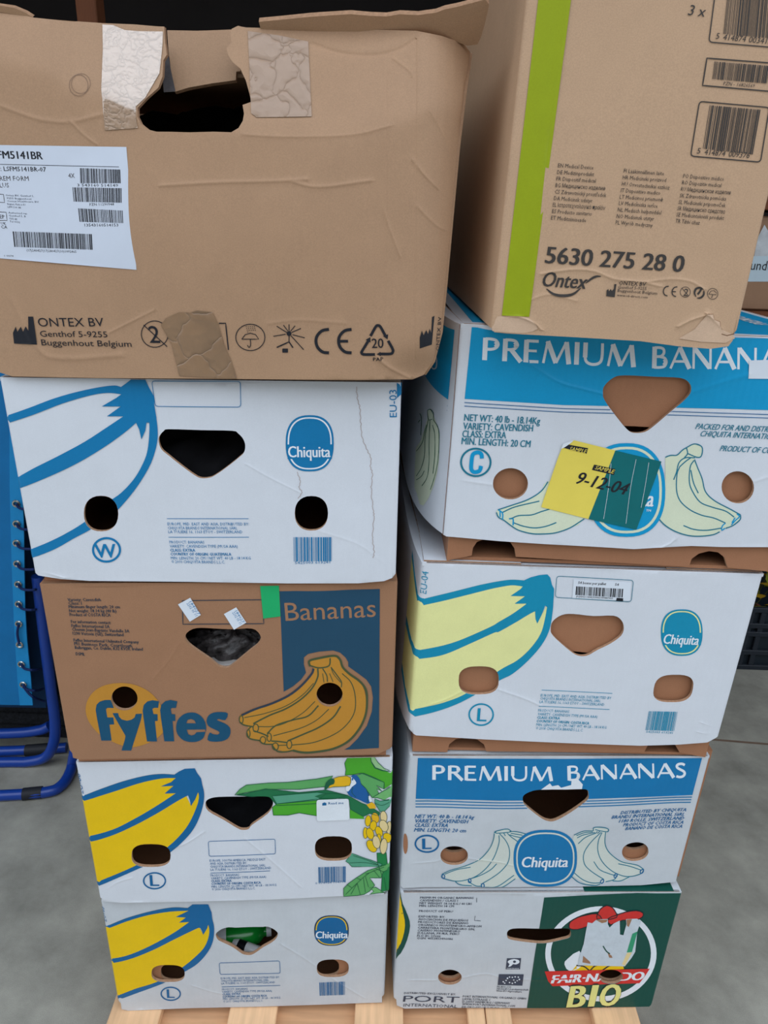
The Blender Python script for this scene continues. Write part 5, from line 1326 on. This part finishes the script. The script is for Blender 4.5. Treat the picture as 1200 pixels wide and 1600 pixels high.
# ================================================================== what shows in the handle holes
def fur(name, label, pos, sx, sy, sz, seed, m, cat):
    rnd = np.random.RandomState(seed); n, k = 40, 24; v = []
    for j in range(k):
        for i in range(n):
            th = 2*pi*i/n; ph = -pi/2+pi*j/(k-1)
            rr = 1+.10*math.sin(5*th+3*ph+seed)+.12*math.sin(11*th-7*ph)+.012*rnd.randn()
            v.append((pos[0]+sx*rr*math.cos(ph)*math.cos(th), pos[1]+sy*rr*math.cos(ph)*math.sin(th), pos[2]+sz*rr*math.sin(ph)))
    f = [(j*n+i, j*n+(i+1) % n, (j+1)*n+(i+1) % n, (j+1)*n+i) for j in range(k-1) for i in range(n)]
    o = mk(name, v, f, m, smooth=True, angle=1.2)
    return tag(o, label, cat)
def in_box(bx, px, depth):         # world point behind a hole
    r = rays([px])[0]; n = bx.M[:, 1]; o = np.array(bx.F.o)-np.array([0, 0, CAM_Z])
    return r*((o @ n+depth)/(r @ n))+np.array([0, 0, CAM_Z])
FUR = mat('dark_streaky_film', (70, 66, 66), rough=.35, mottle=.95, mscale=120, spec=.5, bump=.004, bscale=110)
PAPR = mat('grey_paper', (196, 190, 186), rough=.7, mottle=.05)
pF = in_box(bF, (364, 1008), .050)
fur('plastic_bag', 'dark crumpled plastic film inside the handle hole of the brown banana box', pF, .052, .022, .021, 4, FUR, 'bag')
pP = in_box(bF, (350, 1034), .030)
sh = MB(); sh.box(-.03, .03, -.010, .03, -.006, .0, .001)
o = sh.build('paper_sheet', PAPR); o.location = Vector(pP)+Vector((0, 0, .002)); o.rotation_euler = (0, math.radians(-6), math.radians(4))
tag(o, 'pale sheet under the dark film in the brown banana box', 'paper')
SHADE = mat('shade_black', (20, 20, 24), rough=.95, mottle=.3, mscale=60)  # black lumps added behind the holes to stand for the shade inside
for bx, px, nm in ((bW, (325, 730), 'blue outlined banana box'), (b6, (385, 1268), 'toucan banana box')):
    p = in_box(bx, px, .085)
    fur('shade_filler', 'black cloth added as shade inside the '+nm, p, .125, .05, .056, 9, SHADE, 'filler')
fur('shade_filler', 'black cloth added as shade behind the handle hole of the torn carton', o1+M1 @ np.array([-.19, .17, .185]), .155, .06, .055, 12, SHADE, 'filler')
GBT = mat('green_plastic', (22, 150, 52), rough=.22, mottle=.08, mscale=25, spec=.6); WBT = mat('white_plastic', (226, 230, 232), rough=.2, mottle=.02, spec=.6); BBT = mat('black_plastic', (22, 22, 28), rough=.3, mottle=0)
def bottle(px, depth, L, R, m, m2, label, yaw, tilt):
    p = in_box(b5, px, depth)
    e = empty('bottle', p); e.rotation_euler = (math.radians(tilt), 0, math.radians(yaw)); tag(e, label, 'bottle', 'bottles inside the lowest left banana box')
    Mx = Matrix.Rotation(pi/2, 4, 'Y')
    MB().lathe([(0, -L), (R*.8, -L), (R, -L+.008), (R, L*.45), (R*.85, L*.65), (R*.4, L*.8), (R*.4, L*.86), (0, L*.86)], 24, Mx).build('body', m, e, True)
    MB().lathe([(R*1.015, -L*.7), (R*1.015, -L*.25)], 24, Mx).build('label_band', m2, e, True)
    MB().lathe([(0, L*.861), (R*.45, L*.861), (R*.45, L*1.0), (0, L*1.0)], 16, Mx).build('cap', WBT, e, True)
bottle((368, 1462), .058, .055, .019, GBT, WBT, 'green bottle lying in the lowest left banana box', 12, 0)
bottle((392, 1484), .030, .030, .009, WBT, BBT, 'small white bottle lying before the green one', -18, 0)

# ================================================================== blue folding lounger on the left
NAVY = mat('blue_tube', (22, 62, 150), rough=.3, mottle=.05, spec=.5); FAB = mat('blue_canvas', (16, 112, 172), rough=.75, mottle=.08, mscale=14, fine=.12, grain=(1, 1, 1)); FAB2 = mat('blue_canvas_band', (26, 138, 200), rough=.7, mottle=.06, mscale=18, fine=.08)
DFAB = mat('navy_canvas', (20, 58, 96), rough=.8, mottle=.1, mscale=15, fine=.1); EYE = mat('eyelet_metal', (196, 196, 190), rough=.25, metal=.9, mottle=.05); CORD = mat('navy_cord', (22, 44, 96), rough=.8, mottle=.1, mscale=200); RUB = mat('black_rubber', (36, 38, 44), rough=.6, mottle=.05)  # rear sheet and second lounger are of darker navy canvas
def lounger(name_label, base, dep, canvas_px, band_px, tubes, eyes, back_px, cords, grips, r_tube=.0125):
    root = empty('folding_lounger', base); tag(root, name_label, 'lounger', 'blue folding loungers behind the stacks')
    B = Vector(base)
    def sheet(nm, pts, d, m, t=.003):
        P = np.array([at_y(x, y, d) for x, y in pts])-np.array(B)
        n = len(P); v = [tuple(p) for p in P]+[tuple(p+np.array([0, t, 0])) for p in P]
        f = [tuple(range(n))[::-1], tuple(range(n, 2*n))]+[(i, (i+1) % n, n+(i+1) % n, n+i) for i in range(n)]
        return mk(nm, v, f, m, None, root)
    sheet('canvas', canvas_px, dep, FAB); 
    if band_px: sheet('canvas_band', band_px, dep-.0035, FAB2)
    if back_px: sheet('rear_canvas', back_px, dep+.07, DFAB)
    for pts, d in tubes:
        if d == 'low':
            MB().tube([tuple(at_z(x, y, r_tube)-B) for x, y in cr(pts, 6)], r_tube, 12).build('frame_tube', NAVY, root, True); continue
        if d == 'floor':
            P = [tuple((at_z(x, y, r_tube) if y > 1200 else at_y(x, y, at_z(110, 1205, r_tube).y+.02))-B) for x, y in cr(pts, 6)]
            MB().tube(P, r_tube, 12).build('frame_tube', NAVY, root, True); continue
        P = [tuple(at_y(x, y, dd)-B) for (x, y), dd in zip(cr(pts, 6), np.interp(np.linspace(0, 1, 6*(len(pts)-1)+1), np.linspace(0, 1, len(pts)), d if isinstance(d, list) else [d]*len(pts)))]
        MB().tube(P, r_tube, 12).build('frame_tube', NAVY, root, True)
    for x, y in eyes:
        c = at_y(x, y, dep-.006)-B
        MB().tube([c+Vector((.0062*math.cos(t), 0, .0062*math.sin(t))) for t in np.linspace(0, 2*pi, 16, endpoint=False)], .0022, 6, True).build('eyelet', EYE, root, True)
    for pts, d0, d1 in cords:
        pp = cr(pts, 4); P = [tuple(at_y(x, y, d0 if x < 52 else d0+(d1-d0)*min(1, (x-52)/14))-B) for k, (x, y) in enumerate(pp)]
        MB().tube(P, .0028, 6).build('cord', CORD, root, True)
    for p, q, d in grips:
        MB().tube([(at_z(*p, r_tube) if d == 'floor' else at_y(*p, d))-B, (at_z(*q, r_tube) if d == 'floor' else at_y(*q, d))-B], r_tube*1.12, 12).build('rubber_foot', RUB, root, True)
    return root
eyes = [(25,787),(25.6,818.5),(25.6,848.8),(26.5,881),(28,913),(28.7,944),(29,975),(30.4,1007.6),(33,1038),(36,1070)]
cords = [([(x, y), (x+6, y+7), (x+20, y+9), (68, y+6)], 1.3705, 1.43) for x, y in eyes if y not in (975, 1007.6)]+[([(29,976),(27,990),(30,1006)], 1.3705, 1.3705), ([(36,1072),(50,1088),(70,1096)], 1.3705, 1.43)]
base_l = at_y(40, 1236, 1.33); base_l.z = 0
lounger('blue canvas folding lounger with laced eyelets left of the stacks', base_l, 1.38,
        [(-260,560),(28,560),(37,822),(39,950),(42,1000),(48,1060),(51,1102),(-240,1098)], [(14,560),(28,560),(37,822),(39,950),(42,1000),(48,1060),(51,1102),(31,1102),(27,1060),(22,980),(18,880),(15,760)],
        [([(58,900),(70,1000),(80,1080),(86,1128),(84,1160),(72,1182),(45,1190),(0,1191),(-250,1196)], 1.40), ([(78,1134),(60,1141),(0,1146),(-250,1150)], 1.44), ([(134,1120),(118,1170),(110,1205),(95,1228),(70,1238),(0,1243),(-250,1256)], 'floor'),
         ([(104,1168),(60,1171),(0,1174),(-250,1182)], 'low')],
        eyes, [(-200,560),(60,600),(72,960),(72,1106),(-200,1102)], cords, [((36,1241),(66,1238),'floor'), ((40,1172.5),(75,1170),'floor')])
base_m = at_y(632, 1200, 1.42); base_m.z = 0
root = empty('folding_lounger', base_m); tag(root, 'dark blue folded lounger glimpsed in the gap between the stacks', 'lounger', 'blue folding loungers behind the stacks')
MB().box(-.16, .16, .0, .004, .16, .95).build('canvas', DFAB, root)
for sx in (-.19, .19):
    MB().tube([(sx, .0, .9), (sx, 0, .06), (sx*.9, -.0, .0125), (sx*.5, -.0, .0125)], .0125, 12).build('frame_tube', NAVY, root, True)
MB().tube([(-.19, 0, .9), (-.17, 0, .98), (0, 0, 1.0), (.17, 0, .98), (.19, 0, .9)], .0125, 12).build('frame_tube', NAVY, root, True)

# dark rolled mat behind the lounger
MATM = mat('dark_pile', (34, 36, 40), rough=.95, mottle=.6, mscale=160, bump=.006, bscale=120)
mt = empty('folded_mat', (-1.15, 1.60, 0)); tag(mt, 'dark folded floor mat lying behind the blue lounger', 'mat')
for k in range(4):
    MB().box(-.55+.01*k, .50-.02*(k % 2), -.102+.006*(k % 3), .12, .0335*k, .0335*k+.033, .008).build('fold', MATM, mt)

# ================================================================== shelf at the back with a small labelled box
SY0 = 1.75
pl, pr = at_y(119, 20, SY0), at_y(151, 20, SY0)
MB().box(pl.x, pr.x, SY0, SY0+.05, 0, 2.5, .002).build('wooden_post', WOODD)
tag(bpy.data.objects['wooden_post'], 'reddish wooden post standing in the dark behind the torn carton', 'post')
sh = empty('wooden_shelf', (1.4, SY0+.2, 0)); tag(sh, 'dark wooden shelf in shadow behind the lime striped carton', 'shelf')
def sp(nm, x0, x1, y0, y1, z0, z1): return MB().box(x0-1.4, x1-1.4, y0-SY0-.2, y1-SY0-.2, z0, z1, .002).build(nm, WOODD, sh)
b_, t_ = at_y(1185, 483, SY0), at_y(1192, 328, SY0)
zs = b_.z-.004
for x in (.56, 1.88):
    for y in (SY0, SY0+.4): sp('post', x, x+.05, y, y+.05, 0, t_.z)
for z in (zs-.032, t_.z+.0): sp('shelf_board', .54, 1.95, SY0-.005, SY0+.45, z, z+.03)
x0 = at_y(1160, 430, SY0+.02).x
lab_b = empty('cardboard_box', (x0+.12, SY0+.15, zs)); tag(lab_b, 'small brown box with a handwritten white label on the back shelf', 'box')
KR3 = board('kraft_board_shelf', (150, 116, 90)); hb = t_.z-zs-.012
MB().box(-.20, .20, -.13, .13, 0, hb, .003).build('body', KR3, lab_b)
LW = at_y(1170, 440, SY0+.02); y_l = -.1312
def lb(pts, m, nm, dy=0.0, par=lab_b):
    P = [at_y(x, y, SY0+.02) for x, y in pts]
    v = [(p.x-x0-.12, y_l-dy, p.z-zs) for p in P]
    return mk(nm, v, [tuple(range(len(v)))[::-1]], m, None, par)
LP = mat('pale_blue_paper', (186, 204, 214), rough=.6, mottle=.03)
lab = lb([(1120,402),(1240,398),(1240,440),(1120,440)], LP, 'paper_label'); lb([(1194,351),(1183,372),(1178,400),(1210,400),(1206,372)], mat('grey_photo', (190,194,198), rough=.4, mottle=.2, mscale=40), 'photo_print', .0003)
tv, tf = text_mesh('wunddo', .0, 2)
pA, pB = at_y(1158, 421, SY0+.02), at_y(1216, 420, SY0+.02); sc_ = (pB.x-pA.x)/tv[:, 0].max()
mk('lettering', [(pA.x-x0-.12+p[0]*sc_, y_l-.0006, pA.z-zs+p[1]*sc_*1.15) for p in tv], tf, BLK, None, lab)

# ================================================================== black folding crate with yellow plant on the right
CR = mat('black_crate', (34, 40, 48), rough=.45, mottle=.05); CRP = mat('crate_panel', (24, 34, 42), rough=.5, mottle=.08, mscale=20)
cb = at_z(1150, 1046, 0); cx0 = cb.x-.10; cy0 = cb.y
zt_ = at_y(1195, 948, cy0).z
cr8 = empty('plastic_crate', (cx0+.30, cy0+.2, 0)); tag(cr8, 'black plastic crate on the floor right of the stacks', 'crate')
def cpart(nm, x0_, x1_, y0_, y1_, z0_, z1_, m=CR): return MB().box(x0_-.3, x1_-.3, y0_-.2, y1_-.2, z0_, z1_, .0015).build(nm, m, cr8)
cpart('front_wall', .01, .59, .012, .018, .01, zt_-.01, CRP); cpart('back_wall', .01, .59, .385, .391, .01, zt_-.01, CRP); cpart('side_wall', .004, .010, .01, .39, .01, zt_-.01, CRP); cpart('side_wall', .59, .596, .01, .39, .01, zt_-.01, CRP); cpart('floor_panel', .01, .59, .018, .385, .006, .014, CRP)
for z in (.0, zt_*.24, zt_*.53, zt_*.66, zt_-.022): cpart('rim', 0, .60, 0, .012, z, z+.016)
for x in (.002, .10, .135, .30, .45, .582): cpart('rib', x, x+.016, .002, .0118, .016, zt_-.022)
cpart('rim', 0, .60, .391, .40, zt_-.022, zt_-.006)
for x in (0, .597): cpart('rim', x, x+.003, .012, .39, zt_-.022, zt_-.006)
LF = mat('yellow_leaf', (196, 158, 34), rough=.55, mottle=.15, mscale=40); LF2 = mat('olive_leaf', (120, 126, 40), rough=.55, mottle=.15, mscale=40); STM = mat('plant_stem', (80, 84, 40), rough=.7)
pot = empty('potted_plant', (cx0+.16, cy0+.16, .016)); tag(pot, 'yellow leaved plant standing in the black crate', 'plant')
MB().lathe([(0, 0), (.05, 0), (.065, .10), (.07, .10), (.07, .115), (.06, .115), (.055, .09), (0, .09)], 20).build('pot', mat('terracotta', (120, 70, 50), rough=.8), pot, True)
rnd = random.Random(5)
for k in range(46):
    a_ = rnd.uniform(0, 6.28); rr = rnd.uniform(.01, .10); z0 = rnd.uniform(.16, .40); b0 = Vector((rr*math.cos(a_), rr*math.sin(a_), z0))
    if k % 2 == 0: MB().tube([(0, 0, .09), (b0.x*.5, b0.y*.5, z0*.6), tuple(b0)], .0016, 5).build('stem', STM, pot, True)
    d = Vector((math.cos(a_)*.8, math.sin(a_)*.8, rnd.uniform(-.5, .7))).normalized(); w = d.cross(Vector((0, 0, 1))).normalized(); n_ = w.cross(d); L = rnd.uniform(.045, .075)
    v = []
    for i, (t, ww) in enumerate(((0, .02), (.25, .32), (.55, .40), (.8, .24), (1, .01))):
        c_ = b0+d*(L*t)-n_*(.25*L*t*t)
        v += [c_-w*(ww*L)+n_*.004, c_, c_+w*(ww*L)+n_*.004]
    f = []
    for i in range(4): f += [(3*i, 3*i+1, 3*i+4, 3*i+3), (3*i+1, 3*i+2, 3*i+5, 3*i+4)]
    mk('leaf', v, f, LF if k % 3 else LF2, None, pot, True)
